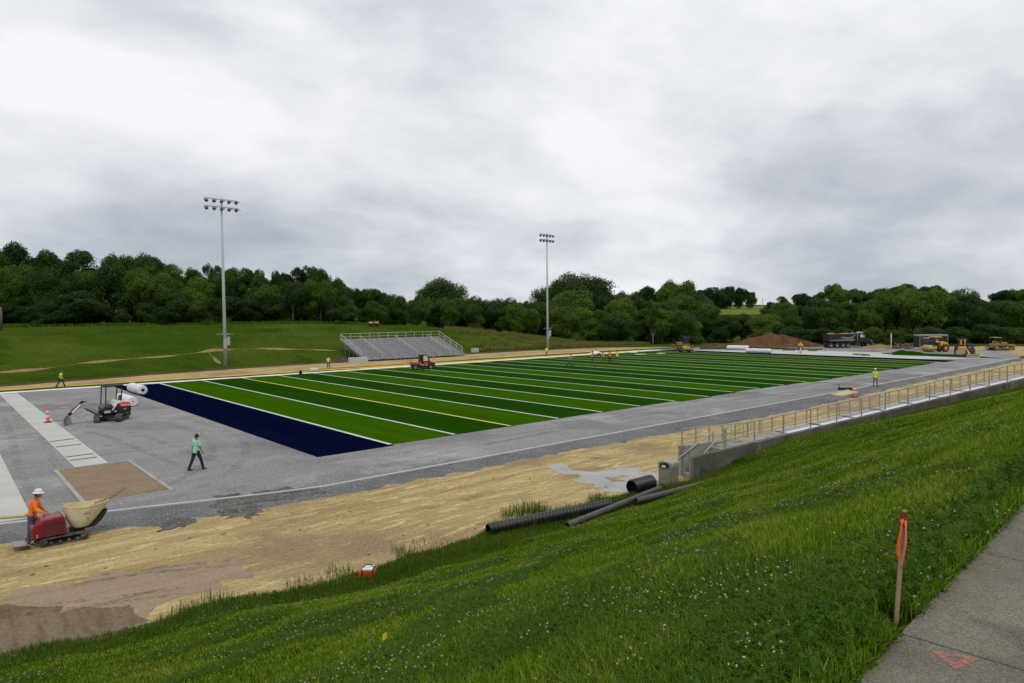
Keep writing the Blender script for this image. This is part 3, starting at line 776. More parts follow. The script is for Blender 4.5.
# house: front = +x; left = +y (towards the camera)
b = MB(); prof = [(.62, .58), (.66, .98), (.50, 1.08), (.02, 1.04), (-.18, 1.12), (-.20, 1.28), (-.55, 1.34), (-.86, 1.26), (-.97, 1.05), (-1.0, .72), (-.92, .58)]
b.prism(prof, -.72, .72); ho = b.build('house', m_blk, ex, .05)
b = MB(); b.prism([(-.98, 1.08), (-.90, 1.30), (-.56, 1.40), (-.16, 1.35), (.02, 1.02), (.16, .78), (.08, .78), (-.06, .98), (-.20, 1.20), (-.56, 1.27), (-.84, 1.2), (-.93, 1.06)], -.735, .735)
b.build('hood', m_wht, ex, .02)
b = MB(); b.prism([(-.97, .98), (-.93, 1.24), (-.55, 1.30), (-.35, 1.27), (-.28, 1.14), (-.36, 1.02), (-.6, .98)], .722, .742); de = b.build('decal', m_sticker, ho)
text('lettering', 'bobcat', .20, m_wht, de, (-.66, .745, 1.11), (math.pi/2, 0, math.pi))
b = MB(); b.box((-.62, .725, .82), (.16, .012, .08)); b.build('warning_label', m_yel, ho)
for x, w_, h_ in ((.40, .34, .16), (-.06, .12, .08)): MB().box((x, .725, .71), (w_, .012, h_)).build('side_label', mat('grey_label', (.45, .45, .44), .6), ho)
b = MB(); b.box((-.30, 0, 1.20), (.42, .46, .12)); b.box((-.50, 0, 1.46), (.12, .46, .5), (0, R(-10), 0)); b.build('seat', m_blk, ex, .03)
b = MB(); 
for s in (-1, 1):
    b.tube([(.12, s*.36, .84), (.10, s*.36, 1.25), (.14, s*.34, 1.38)], .018, 6)
b.box((.12, 0, .98), (.12, .86, .30)); b.build('control_levers', m_blk, ex)
for px, s in ((.50, 1), (.50, -1), (-.42, 1), (-.42, -1)):
    b = MB(); top_ = (.42 if px > 0 else -.50, s*.62, 2.36); b.bar((px, s*.66, .82 if px > 0 else 1.3), top_, .07, .06); b.build('canopy_post', m_blk, ex)
MB().box((-.04, 0, 2.40), (1.15, 1.36, .08)).build('canopy_roof', mat('matt_black_roof', (.014, .014, .015), .9), ex, .02)
# boom: out and down to the bucket
b = MB(); b.box((.68, .05, .62), (.24, .26, .3)); b.build('swing_post', m_blk, ex)
def armseg(pts, w):
    b = MB(); b.prism(pts, -w/2, w/2); return b
bo = armseg([(.70, .55), (.80, .78), (1.30, 1.12), (1.62, 1.36), (1.80, 1.30), (1.76, 1.16), (1.46, .98), (.92, .58)], .20).build('boom', mat('grey_boom_paint', (.30, .30, .295), .45, dirt=.3, scale=2.5), ex, .015)
bo.location = (0, .05, 0)
b = MB(); b.tube([(.86, .05, .52), (1.45, .05, .92)], .05, 8); b.tube([(1.25, .05, .80), (1.58, .05, 1.02)], .03, 8); b.build('boom_cylinder', m_blk, ex)
stick = armseg([(1.58, 1.52), (1.76, 1.50), (1.95, 1.25), (2.50, .70), (2.46, .58), (2.34, .60), (1.74, 1.14), (1.58, 1.36)], .15).build('stick', m_blk, ex, .012); stick.location = (0, .05, 0)
b = MB(); b.prism([(1.66, 1.30), (1.80, 1.34), (2.30, .84), (2.22, .74)], .13, .145); b.prism([(1.66, 1.30), (1.80, 1.34), (2.30, .84), (2.22, .74)], -.045, -.03); b.build('stick_panel', m_wht, ex)
b = MB(); b.tube([(1.42, .05, 1.40), (1.66, .05, 1.56)], .045, 8); b.tube([(1.72, .05, 1.50), (2.3, .05, .92)], .04, 8); b.build('stick_cylinder', m_steel, ex)
b = MB(); bkp = [(2.46, .66), (2.62, .62), (2.74, .36), (2.70, .08), (2.56, -.02), (2.42, -.04), (2.58, .10), (2.62, .32), (2.50, .52)]
b.prism(bkp, -.22, .32)
for s in (-.22, .30): b.prism([(2.46, .66), (2.62, .62), (2.74, .36), (2.70, .08), (2.42, -.04), (2.30, .16), (2.36, .45)], s, s+.02)
for k in range(4): b.box((2.40, -.17+k*.15, -.05), (.10, .04, .03), (0, R(-20), 0))
b.build('bucket', m_steel, ex)
# spoil heap and paint marks next to it
def heap(name, c, rx_, ry_, h, m, seed=1, n=22, rot=0.0, rough=.25):
    vs, fs = [], []
    for i in range(n+1):
        for j in range(n+1):
            u, w = i/n*2-1, j/n*2-1
            rr_ = math.hypot(u, w); z = max(0, 1-rr_)
            z = h*(z**.85)*(1+rough*float(vnoise(u*3, w*3, .5, seed)))+.05*h*float(vnoise(u*9, w*9, .5, seed+3))*min(1, z*5)
            x, y = u*rx_, w*ry_
            x, y = x*math.cos(rot)-y*math.sin(rot), x*math.sin(rot)+y*math.cos(rot)
            vs.append((c[0]+x, c[1]+y, c[2]+max(z, 0)-.03))
            if i and j: k = i*(n+1)+j; fs.append((k-n-2, k-1, k, k-n-1))
    b = MB(); b.add(vs, fs, True); return b.build(name, m)
tag(heap('gravel_heap', at(92, 415.5), 1.3, .9, .55, g_grav, 3), 'small grey gravel heap under the excavator boom', 'gravel heap')
tag(heap('gravel_heap', at(56, 421), .8, .3, .10, g_dgrav, 5), 'low dark gravel ridge beside the left traffic cone', 'gravel heap')
pinkm = mat('pink_chalk', (.60, .16, .16), .9, var=.2, scale=12)
for p, w, l, lb in [((64, 407.5), .35, 1.1, 'pink spray mark on the gravel left of the excavator boom'), ((82, 417.5), .35, .5, 'pink spray mark on the gravel right under the bucket arm'), ((23, 424.5), .25, .7, 'orange-pink spray mark on the gravel left of the runway'), ((29, 394.0), .25, .7, 'small pink mark at the far end of the runway')]:
    q = at(*p); o = sheet('paint_mark', [(q[0]+l*.5*math.cos(a)*(.7+.3*math.sin(3*a)), q[1]+w*math.sin(a), 0) for a in np.linspace(0, 6.28, 14)[:-1]], .016, pinkm, .04, .2, None); tag(o, lb, 'paint mark')

# ------------------------------------------------------------------ tracked concrete buggy
q0, q1 = at(34, 547.5), at(90, 541.5)
bg = thing('tracked_buggy', 'red tracked concrete buggy with a cream tub, standing at the edge of the straw dirt', 'buggy', ((q0[0]+q1[0])/2+.02, q0[1]*.5+q1[1]*.5+.38, 0), math.atan2(q1[1]-q0[1], q1[0]-q0[0])*0+R(1.5))
for s in (-1, 1): track(bg, .05, s*.36, 1.62, .33, .22, rollers=4)
MB().box((.05, 0, .26), (1.45, .46, .16)).build('chassis', m_blk, bg, .01)
b = MB(); b.prism([(-.98, .36), (-1.0, .74), (-.92, .86), (-.55, 1.00), (-.02, 1.04), (.08, .98), (.14, .46), (.10, .36)], -.46, .46)
b.build('engine_cover', m_red, bg, .05)
b = MB(); b.prism([(-.62, .42), (-.66, .80), (-.58, .84), (.0, .86), (.04, .44)], -.475, -.46); b.build('side_grille', mat('dark_red_grille', (.10, .015, .018), .6), bg, .008)
b = MB()
for (x0, z0, x1, z1) in [(-.62, .42, -.66, .82), (-.66, .83, .0, .87), (.0, .87, .05, .43), (-.62, .41, .05, .43)]: b.bar((x0, -.477, z0), (x1, -.477, z1), .05, .03)
b.build('grille_frame', m_red, bg, .006)
text('number', '2', .14, m_wht, bg, (-.84, -.478, .46), (math.pi/2, 0, 0))
MB().box((-1.30, 0, .20), (.52, .78, .035), (0, R(4), 0)).build('step_platform', m_steel, bg, .006)
for s in (-.3, .3): MB().bar((-1.12, s, .22), (-.9, s, .42), .05).build('platform_arm', m_blk, bg)
b = MB()
for s in (-1, 1): b.tube([(-.88, s*.26, .84), (-.98, s*.28, 1.10), (-1.10, s*.28, 1.14)], .018, 6)
b.bar((-.9, -.27, .90), (-.9, .27, .90), .04); b.build('control_handles', m_blk, bg)
b = MB(); b.tube([(-.80, .1, .9), (-.86, .1, 1.22)], .014, 6); b.ball((-.86, .1, 1.22), .03, 8, 6); b.build('control_lever', m_blk, bg)
# tub: lofted bowl with a long pouring nose
def tub(in_):
    rings = []
    for z, x0, x1, w in ([(.48, .38, 1.00, .40), (.53, .32, 1.08, .46), (.82, .17, 1.36, .50), (1.06, .12, 1.58, .51), (1.20, .12, 1.68, .51)]):
        ring = []
        for k in range(28):
            a = 2*math.pi*k/28; ca, sa = math.cos(a), math.sin(a)
            xc, L = (x0+x1)/2, (x1-x0)/2
            x = xc+L*math.copysign(abs(ca)**.75, ca); t = (x-x0)/(x1-x0)
            y = w*math.copysign(abs(sa)**.7, sa)*(1-.50*max(0, t-.55)/.45)
            zz = z+((.05*max(0, t-.6)/.4+.05*max(0, .35-t)/.35) if z > 1.1 else 0)
            cxx = xc
            ring.append(Vector((cxx+(x-cxx)*in_, y*in_, zz)))
        rings.append(ring)
    return rings
b = MB(); ro = tub(1.0); ri = tub(.93)
b.loft(ro, cap=False); b.loft([ro[-1], ri[-1]], cap=False, smooth=False); b.loft(ri[::-1], cap=False)
b.add([tuple(v) for v in ro[0]], [list(range(28))[::-1]])
b.build('tub', m_tub, bg, recalc=False)
rim = MB(); rr_ = [v+Vector((0, 0, .005)) for v in tub(.98)[-1]]; rim.tube(rr_+[rr_[0]], .028, 6); rim.build('tub_rim', m_cem, bg)
b = MB(); rl = tub(.925)[-2]; b.add([tuple(v+Vector((0, 0, -.02))) for v in rl], [list(range(28))]); b.build('cement_residue', m_cem, bg, recalc=False)
b = MB(); b.prism([(.30, .36), (.30, .47), (1.02, .47), (1.20, .62), (1.52, .98), (1.60, .92), (1.36, .56), (1.10, .38)], -.22, .22); b.build('tub_cradle', m_blk, bg, .015)
text('lettering', 'MTG', .115, m_dred, bg, (.84, -.520, .98), (R(86), 0, R(0))); text('number', '2', .15, m_dred, bg, (.84, -.505, .78), (R(80), 0, R(0)))
b = MB(); b.tube([(1.20, .16, 1.18), (1.80, .06, 1.32), (2.32, -.02, 1.62)], .022, 6); b.tube([(1.0, .0, 1.10), (1.7, -.05, 1.28), (2.0, -.06, 1.40)], .02, 6)
w = b.build('wooden_pole', mat('muddy_wood', (.22, .17, .10), .85, var=.3, scale=12)); 
bg.scale = (.83, .86, .90)
w.matrix_world = Matrix.Translation(bg.location) @ Euler(bg.rotation_euler).to_matrix().to_4x4() @ Matrix.Diagonal((.83, .86, .90, 1))
tag(w, 'muddy wooden poles sticking out over the nose of the cream tub', 'pole')
# board lying behind the buggy
b = MB(); A, B_ = at(-14, 520), at(28, 516.5); b.bar((A[0], A[1], .05), (B_[0], B_[1], .06), .22, .06); b2 = b.build('timber_board', mat('raw_timber', (.48, .36, .19), .8, var=.2, scale=8), bevel=.006)
tag(b2, 'raw timber board lying on the slab edge behind the orange-shirted worker', 'board')

# ------------------------------------------------------------------ traffic cones (channeliser tubes)
m_cone = mat('orange_cone_plastic', (.80, .12, .015), .5, var=.06); m_refl = mat('white_reflective_band', (.66, .66, .66), .4, var=.05)
def cone(loc, label):
    c = thing('traffic_cone', label, 'traffic cone', loc)
    MB().box((0, 0, .03), (.42, .42, .06)).build('base', bd, c, .02)
    MB().lathe([(.15, .05), (.115, .12), (.105, .30), (.070, 1.02), (.050, 1.05), (.055, 1.12), (.03, 1.14)], 14).build('body', m_cone, c)
    for z0, z1 in ((.38, .56), (.70, .86)):
        f = lambda z: .105-.035*(z-.30)/.72+.004
        MB().lathe([(f(z0), z0), (f(z1), z1)], 14, cap=False).build('band', m_refl, c)
    return c
cone(at(48, 422.5), 'orange and white traffic cone on the pale runway left of the excavator')
cone(at(855, 397.6), 'orange and white traffic cone by the kerb left of the hard-hatted worker')
cone(at(800.5, 353.2), 'orange and white traffic cone on the far gravel near two stooping workers')
# ------------------------------------------------------------------ utility vehicle on the turf
def mid(a, b_): return (a+b_)/2
uv = thing('utility_vehicle', 'orange utility vehicle with black cab and cargo bed parked on the far turf stripes', 'utility vehicle', at(422.5, 369.2), RTH+R(16)); uv.scale = (1.06, 1.06, 1.08)
for x in (-1.02, 1.02):
    for s in (-1, 1): wheel(uv, (x, s*.62, .33), .33, .26)
b = MB(); b.prism([(-1.55, .42), (-1.55, .62), (-.2, .60), (.1, .45), (.7, .45), (.72, .85), (1.55, .78), (1.62, .55), (1.5, .42), (.75, .30), (-.7, .30)], -.60, .60); b.build('chassis', m_blk, uv, .02)
b = MB(); b.prism([(.62, .80), (.66, 1.08), (1.35, .98), (1.60, .80), (1.58, .70), (1.35, .78), (1.02, .84), (.78, .78)], -.62, .62); b.build('bonnet', m_oran, uv, .03)
b = MB(); b.box((-.95, 0, .72), (1.35, 1.35, .06)); 
for s in (-1, 1): b.box((-.95, s*.66, .86), (1.35, .05, .22))
b.box((-1.62, 0, .86), (.05, 1.36, .22)); b.box((-.28, 0, .95), (.05, 1.36, .42)); b.build('cargo_bed', m_oran, uv, .01)
b = MB(); b.box((-.9, .1, .86), (.8, .9, .16)); b.build('bed_load', m_tub, uv, .03)
b = MB(); b.prism([(-.44, .75), (-.46, 1.86), (.30, 1.92), (.62, 1.80), (.92, 1.05), (.86, .80)], -.66, .66); cab = b.build('cab', m_blk, uv, .04)
b = MB(); b.box((-.22, 0, 1.93), (.50, 1.30, .09)); b.build('roof', m_oran, uv, .02)
for s in (-1, 1):
    MB().prism([(.05, 1.08), (.03, 1.74), (.34, 1.78), (.52, 1.7), (.70, 1.12)], s*.667-.004, s*.667+.004).build('side_window', m_lamp, cab)
    MB().prism([(.02, .50), (.05, .95), (.62, .98), (.66, .6)], s*.67-.01, s*.67+.01).build('door', m_oran, uv)
    MB().ball((1.56, s*.42, .84), (.05, .10, .07), 8, 6).build('headlight', m_lamp, uv)
fl = thing('marker_flag', 'small orange flag standing by the white sideline right of the orange utility vehicle', 'flag', at(433.6, 363.6))
MB().tube([(0, 0, 0), (0, 0, 1.5)], .02, 6).build('pole', m_gal, fl); MB().prism([(.0, .75), (.28, .8), (.26, 1.45), (.0, 1.5)], -.01, .01).build('cloth', m_oran, fl)

# ------------------------------------------------------------------ dump truck
dp = (at(828, 348)+at(866, 347.4))/2
dt = thing('dump_truck', 'black tandem dump truck with silver swoosh on its loaded bed parked before the woods', 'dump truck', dp, RTH+R(1))
k = 4.75
b = MB(); b.box((-.2, 0, .95), (8.6, .9, .28)); b.box((1.6, .95, .85), (1.2, .5, .5)); b.box((1.6, -.95, .85), (1.2, .5, .5)); b.build('chassis', m_blk, dt, .02)
b = MB(); b.prism([(-4.5, 1.35), (-4.55, 2.85), (1.15, 2.85), (1.55, 3.15), (1.55, 2.9), (1.0, 1.35)], -1.25, 1.25); bed = b.build('dump_bed', m_blk, dt, .03)
b = MB()
for x in np.linspace(-4.3, .9, 7): b.box((x, -1.27, 2.1), (.08, .06, 1.4)); b.box((x, 1.27, 2.1), (.08, .06, 1.4))
b.box((-1.7, -1.28, 2.84), (5.7, .07, .12)); b.box((-1.7, 1.28, 2.84), (5.7, .07, .12)); b.build('bed_ribs', m_blk, bed)
b = MB(); sw = [(-2.2, 2.22), (-1.5, 2.30), (-.4, 2.18), (.2, 2.28), (1.0, 2.74), (1.12, 2.74), (.35, 2.10), (-.1, 1.80), (-.5, 1.62), (-4.2, 1.60), (-4.2, 1.50), (1.0, 1.52), (1.0, 1.66), (.0, 1.66), (-.2, 1.95), (-1.4, 2.06)]
b.add([(x, -1.315, z) for x, z in sw], [list(range(len(sw)))]); b.build('swoosh_graphic', mat('silver_graphic', (.30, .30, .34), .4, .3), bed)
tp = MB(); vs = []
for i in range(9):
    for j in range(5):
        vs.append((-4.4+5.4*i/8, -1.15+2.3*j/4, 2.86+.26*math.sin(math.pi*j/4)*(.6+.4*math.sin(i*1.3))))
tp.add(vs, [(i*5+j, i*5+j+1, i*5+j+6, i*5+j+5) for i in range(8) for j in range(4)], True); tp.build('earth_load', g_trail, dt)
b = MB(); b.prism([(1.75, 1.1), (1.75, 2.95), (2.0, 3.1), (2.85, 3.05), (3.15, 2.30), (3.2, 1.1)], -1.1, 1.1); cb = b.build('cab', m_blk, dt, .06)
for s in (-1, 1):
    MB().prism([(2.2, 2.15), (2.2, 2.78), (2.72, 2.78), (2.98, 2.2)], s*1.107-.005, s*1.107+.005).build('side_window', m_lamp, cb)
    MB().box((2.95, s*1.35, 2.4), (.12, .14, .5)).build('mirror', m_steel, cb)
    MB().tube([(1.62, s*1.0, 1.0), (1.62, s*1.0, 3.25)], .08, 8).build('exhaust_stack', m_gal, dt)
    b = MB(); b.prism([(3.15, .95), (3.3, 1.35), (3.8, 1.5), (4.3, 1.4), (4.6, 1.0), (4.35, 1.0), (4.2, 1.2), (3.6, 1.22), (3.4, .95)], s*.95-.18, s*.95+.18); b.build('mudguard', m_blk, dt, .03)
    MB().ball((4.72, s*.72, 1.35), (.08, .16, .12), 8, 6).build('headlight', m_lamp, dt)
b = MB(); b.prism([(2.92, 2.32), (3.18, 2.22), (3.20, 2.18), (2.9, 2.24)], -1., 1.); b.build('windscreen', m_glass, cb)
b = MB(); b.prism([(3.15, 1.1), (3.15, 2.15), (4.2, 1.95), (4.75, 1.7), (4.85, .95), (4.7, .8), (4.4, 1.0)], -.80, .80); b.build('bonnet', m_blk, dt, .08)
b = MB(); b.box((4.88, 0, 1.30), (.06, 1.0, .7)); b.build('grille', m_gal, dt, .01); MB().box((4.85, 0, .68), (.25, 2.3, .32)).build('bumper', m_steel, dt, .03)
MB().prism([(2.3, 3.06), (2.5, 3.3), (2.75, 3.3), (3.0, 2.98)], -.9, .9).build('visor', m_gal, cb, .02)
for x, r in ((-3.9, .53), (-2.65, .53), (-1.4, .50), (-.35, .50), (3.85, .53)):
    for s in (-1, 1): wheel(dt, (x, s*.98, r), r, .52 if x < 3 else .34)

# ------------------------------------------------------------------ dark site trailer, roller
tr = thing('site_trailer', 'long dark enclosed trailer with pale roof behind the yellow roller', 'trailer', (at(917, 350.5)+at(946, 350.2))/2+np.array([RT0[1]*-.0, .0, 0])+np.array([1.9, .8, 0]), RTH+R(1))
b = MB(); b.box((0, 0, 1.75), (6.4, 2.3, 2.2)); tr.scale = (.84, .9, .97); tb_ = b.build('body', m_blk, tr, .04)
MB().box((0, 0, 2.90), (6.5, 2.4, .28)).build('roof', mat('pale_grey_roof', (.26, .26, .29), .5), tr, .05)
MB().box((0, 0, .60), (6.3, 2.0, .14)).build('chassis', m_blk, tr)
MB().bar((-3.1, 0, .6), (-4.4, 0, .5), .14).build('drawbar', m_blk, tr)
for x in (.5, 1.5):
    for s in (-1, 1): wheel(tr, (x, s*1.0, .42), .42, .28)
b = MB(); b.box((-2.55, -1.158, 2.40), (.35, .012, .16)); b.build('yellow_logo', m_yel, tb_)
b = MB()
for i in range(5): b.box((-2.1+.26*i, -1.158, 2.40), (.18, .012, .15))
b.build('white_lettering', m_refl, tb_)
b = MB()
for i in range(9): b.box((-2.3+.26*i, -1.158, 1.85-.0*i), (.20, .012, .10)); b.box((-2.2+.2*i, -1.158, 1.5), (.12, .012, .05))
b.build('small_lettering', mat('dim_lettering', (.16, .16, .20), .6), tb_)
b = MB()
for x in (-3.21, 3.21): b.box((x, -1.16, 1.75), (.06, .05, 2.2))
b.build('corner_trim', m_gal, tb_)
rl_ = thing('road_roller', 'yellow single-drum roller with a yellow canopy in front of the dark trailer', 'roller', (at(926, 351.6)+at(946, 351.8))/2, RTH+R(184)); rl_.scale = (.88, .95, 1.02)
# front = +x = left in the picture
M_ = Matrix.Translation((1.7, 0, .62)) @ Matrix.Rotation(math.pi/2, 4, 'X')
MB().lathe([(.02, -.95), (.62, -.95), (.62, .95), (.02, .95)], 24, M_).build('drum', m_steel, rl_)
b = MB()
for s in (-1, 1): b.box((1.6, s*1.05, .72), (1.9, .12, .34))
b.box((2.52, 0, .78), (.18, 2.2, .42)); b.box((.75, 0, .82), (.3, 2.2, .5)); b.build('drum_frame', m_yel, rl_, .03)
b = MB(); b.box((.35, 0, .75), (.8, .6, .4)); b.build('articulation', m_blk, rl_)
for s in (-1, 1): wheel(rl_, (-1.35, s*.85, .70), .70, .50, rim=m_yel)
b = MB(); b.prism([(-.35, .95), (-.40, 1.75), (-1.0, 1.85), (-1.9, 1.62), (-2.25, 1.2), (-2.2, .9)], -.8, .8); eh = b.build('engine_hood', m_yel, rl_, .15)
for s in (-1, 1):
    b = MB()
    for x in (-.9, -1.75): b.ball((x, s*.80, 1.22), (.16, .03, .16), 10, 6)
    b.build('vent', m_blk, eh)
b = MB(); b.box((.1, 0, 1.05), (.95, 1.5, .20)); b.box((-.05, 0, 1.4), (.5, .5, .45)); b.tube([(.45, 0, 1.1), (.35, 0, 1.6)], .04, 6); b.build('operator_platform', m_blk, rl_, .02)
for x in (-.3, .7):
    for s in (-1, 1): MB().bar((x, s*.72, 1.05), (x*.95, s*.72, 2.58), .08).build('canopy_post', m_blk, rl_)
MB().box((.2, 0, 2.64), (1.7, 1.75, .16)).build('canopy_roof', m_yel, rl_, .04)
MB().box((-.12, 0, 1.95), (.06, .75, .6)).build('white_panel', m_refl, rl_)

# ------------------------------------------------------------------ skid loader in front, backhoe and bulldozers
def ped(loc): return loc
sk = thing('skid_loader', 'compact yellow loader seen from the front with a steel bucket on the gravel', 'loader', at(970.8, 357.6), R(212))
for s in (-1, 1): track(sk, -.2, s*.62, 1.7, .55, .36, rollers=3)
b = MB(); b.box((-.3, 0, .75), (1.7, .85, .7)); b.build('body', m_blk, sk, .04)
b = MB(); b.prism([(-.6, 1.0), (-.65, 2.0), (.25, 2.05), (.42, 1.1)], -.42, .42); b.build('cab_frame', m_glass, sk, .02)
MB().box((-.2, 0, 2.08), (1.15, 1.0, .08)).build('cab_roof', m_blk, sk, .02)
for s in (-1, 1):
    b = MB(); b.prism([(-1.1, 1.25), (-1.05, 1.45), (.3, 1.30), (.9, .75), (1.0, .45), (.85, .42), (.7, .68), (.2, 1.12)], s*.56-.07, s*.56+.07); b.build('lift_arm', m_yel, sk, .01)
    MB().box((.55, s*.42, .72), (.30, .32, .42)).build('arm_cover', m_yel, sk, .05)
    MB().ball((.42, s*.33, 1.62), (.05, .10, .08), 8, 6).build('headlight', m_lamp, sk)
b = MB(); b.prism([(.75, .08), (.82, .62), (.95, .66), (.92, .30), (1.35, .10), (1.35, .05)], -.85, .85); b.build('bucket', m_steel, sk)
bh = thing('backhoe_loader', 'dusty yellow backhoe with raised orange arm behind the compact loader', 'backhoe', at(962, 354.2), R(200))
for x, r in ((1.3, .5), (-.9, .72)):
    for s in (-1, 1): wheel(bh, (x, s*.8, r), r, .42, rim=m_yel)
b = MB(); b.prism([(-1.5, .6), (-1.5, 1.1), (.3, 1.15), (.4, 1.35), (1.75, 1.2), (1.8, .6)], -.5, .5); b.build('body', m_tan, bh, .05)
for x in (-1.0, .25):
    for s in (-1, 1): MB().bar((x, s*.62, 1.1), (x*.9, s*.58, 2.45), .09).build('canopy_post', m_blk, bh)
MB().box((-.38, 0, 2.5), (1.55, 1.4, .12)).build('canopy_roof', m_blk, bh, .03)
b = MB(); b.box((-.5, 0, 1.35), (.5, .5, .5)); b.build('seat', m_blk, bh, .05)
for s in (-1, 1): MB().prism([(.2, 1.1), (.2, 1.3), (1.6, 1.15), (2.3, .55), (2.2, .42), (1.5, .95)], s*.6-.07, s*.6+.07).build('loader_arm', m_tan, bh)
b = MB(); b.prism([(2.2, .1), (2.15, .75), (2.3, .8), (2.4, .3), (2.9, .12)], -1.05, 1.05); b.build('bucket', m_steel, bh)
b = MB(); b.prism([(-1.5, .7), (-1.9, 1.2), (-2.6, 2.2), (-2.35, 2.35), (-1.7, 1.5), (-1.4, 1.1)], -.15, .15); b.prism([(-2.55, 2.3), (-2.3, 2.2), (-3.2, 1.0), (-3.4, 1.1)], -.12, .12); b.build('digger_arm', m_oran, bh, .02)
b = MB(); b.tube([(1.0, .3, 1.25), (1.0, .3, 2.3)], .05, 8); b.ball((1.0, .3, 2.35), .14, 8, 6); b.build('exhaust_stack', m_tub, bh)
def dozer(label, loc, rz, paint, s=1.0, cab=True):
    d = thing('bulldozer', label, 'bulldozer', loc, rz)
    for q in (-1, 1): track(d, 0, q*.95, 3.0, .95, .50, rollers=5, mt=m_trk)
    b = MB(); b.prism([(-1.3, .55), (-1.35, 1.25), (.2, 1.3), (.25, 1.62), (1.5, 1.52), (1.55, .6)], -.55, .55); b.build('engine_body', paint, d, .05)
    b = MB(); b.box((1.53, 0, 1.05), (.06, .9, .8)); b.build('grille', m_blk, d)
    b = MB(); b.prism([(2.05, .15), (1.98, .5), (2.02, .95), (2.18, 1.15), (2.26, 1.12), (2.12, .9), (2.08, .5), (2.18, .12)], -1.55, 1.55); b.build('blade', paint, d)
    for q in (-1, 1): MB().bar((-.2, q*1.27, .5), (2.0, q*1.27, .38), .16).build('push_arm', paint, d)
    c = MB()
    if cab:
        c.prism([(-1.0, 1.25), (-1.0, 2.55), (.05, 2.55), (.22, 1.3)], -.62, .62); o = c.build('cab', m_glass, d, .03)
        f = MB()
        for x in (-1.0, .1):
            for q in (-1, 1): f.bar((x, q*.63, 1.25), (x-.0, q*.63, 2.6), .10)
        f.box((-.45, 0, 2.62), (1.3, 1.4, .12)); f.build('cab_frame', m_blk, d)
    else:
        for x in (-1.0, .1):
            for q in (-1, 1): MB().bar((x, q*.63, 1.25), (x, q*.63, 2.35), .1).build('canopy_post', m_blk, d)
        MB().box((-.45, 0, 2.4), (1.35, 1.45, .14)).build('canopy_roof', paint, d, .02); MB().box((-.6, 0, 1.5), (.55, .6, .6)).build('seat', paint, d, .05)
    MB().tube([(.7, .2, 1.5), (.7, .2, 2.15)], .06, 8).build('exhaust_stack', m_blk, d)
    b = MB(); b.prism([(-1.6, .6), (-2.1, .7), (-2.3, .2), (-2.2, .15), (-1.95, .5), (-1.6, .45)], -.3, .3); b.build('ripper', m_steel, d)
    d.scale = (s, s, s); return d
dozer('muddy yellow bulldozer at the right edge in front of the dark woods', (at(988, 350.2)+at(1007, 350.4))/2, R(-36), mat('dusty_brown_yellow', (.30, .18, .05), .6, var=.3, dirt=.5), 1.0, False)
dozer('yellow bulldozer with a black cab at the far left corner of the concrete apron', at(683.0, 349.3), R(145), mat('dark_worn_yellow', (.26, .15, .03), .6, var=.3, dirt=.4), .95, True)
sm = thing('turf_machine', 'low yellow and black machine at the far corner of the turf below the bulldozer', 'turf machine', at(686, 352.6), R(-30))
b = MB(); b.box((0, 0, .42), (2.4, 1.3, .36)); b.build('chassis', m_blk, sm, .05)
b = MB(); b.prism([(-.7, .6), (-.65, 1.15), (.1, 1.25), (.7, .95), (.75, .6)], -.5, .5); b.build('engine_cover', m_yel, sm, .06)
for x in (-.85, .85):
    for s in (-1, 1): wheel(sm, (x, s*.62, .30), .30, .24)
b = MB(); b.box((-.9, 0, .8), (.4, .45, .12)); b.box((-1.1, 0, 1.05), (.1, .45, .45)); b.build('seat', m_blk, sm, .03)
MB().box((1.35, 0, .32), (.25, 1.5, .42)).build('front_box', m_yel, sm, .03)

# ------------------------------------------------------------------ white turf rolls
m_wrap = mat('white_plastic_wrap', (.66, .67, .70), .35, var=.1, scale=3, bump=.5)
def roll(label, pa, pb, r, open_=True):
    a, c = np.array(pa[:2]), np.array(pb[:2]); d = c-a; L = float(np.hypot(*d))
    o = thing('turf_roll', label, 'roll', ((a+c)[0]/2, (a+c)[1]/2, pa[2] if len(pa) > 2 else 0), math.atan2(d[1], d[0]), 'white wrapped rolls')
    M_ = Matrix.Translation((-L/2, 0, r)) @ Matrix.Rotation(math.pi/2, 4, 'Y')
    b = MB(); rr2 = random.Random(len(label)); prof = []
    n = 14
    for i in range(n+1): prof.append((r*(1+rr2.uniform(-.035, .02))*(.9 if i in (0, n) else 1), L*i/n))
    rings = []
    for q, z in prof:
        rings.append([M_ @ Vector((q*(1+.03*math.sin(5*t+z*3))*math.cos(t), q*(1+.03*math.sin(5*t+z*3))*math.sin(t), z)) for t in [2*math.pi*k/24 for k in range(24)]])
    b.loft(rings, cap=False)
    hr = r*.34 if open_ else r*.12
    for idx_, z in ((0, -.02), (-1, L+.02)):
        ring = [M_ @ Vector((hr*math.cos(t), hr*math.sin(t), z)) for t in [2*math.pi*k/24 for k in range(24)]]
        b.loft([rings[idx_], ring], cap=False, smooth=False)
    b.build('wrap', m_wrap, o)
    MB().lathe([(hr*.98, .03), (hr*.98, L-.03)], 16, M_).build('core', bd, o)
    return o
roll('white wrapped roll lying on the navy turf, its dark core facing the camera', at(131.5, 391.8)+[0, 0, .02], at(143.0, 395.2), .47)
roll('white wrapped roll lying on bare gravel behind the excavator canopy', at(120, 402.5), at(133, 406.6), .43, False)
roll('long white roll on the far concrete, the further of the two beyond the navy strip', at(727.5, 349.7), at(748.5, 350.2), .46)
roll('long white roll just beyond the navy strip, nearer and more crumpled of the two', at(746.5, 353.2), at(771.5, 353.9), .46, False)
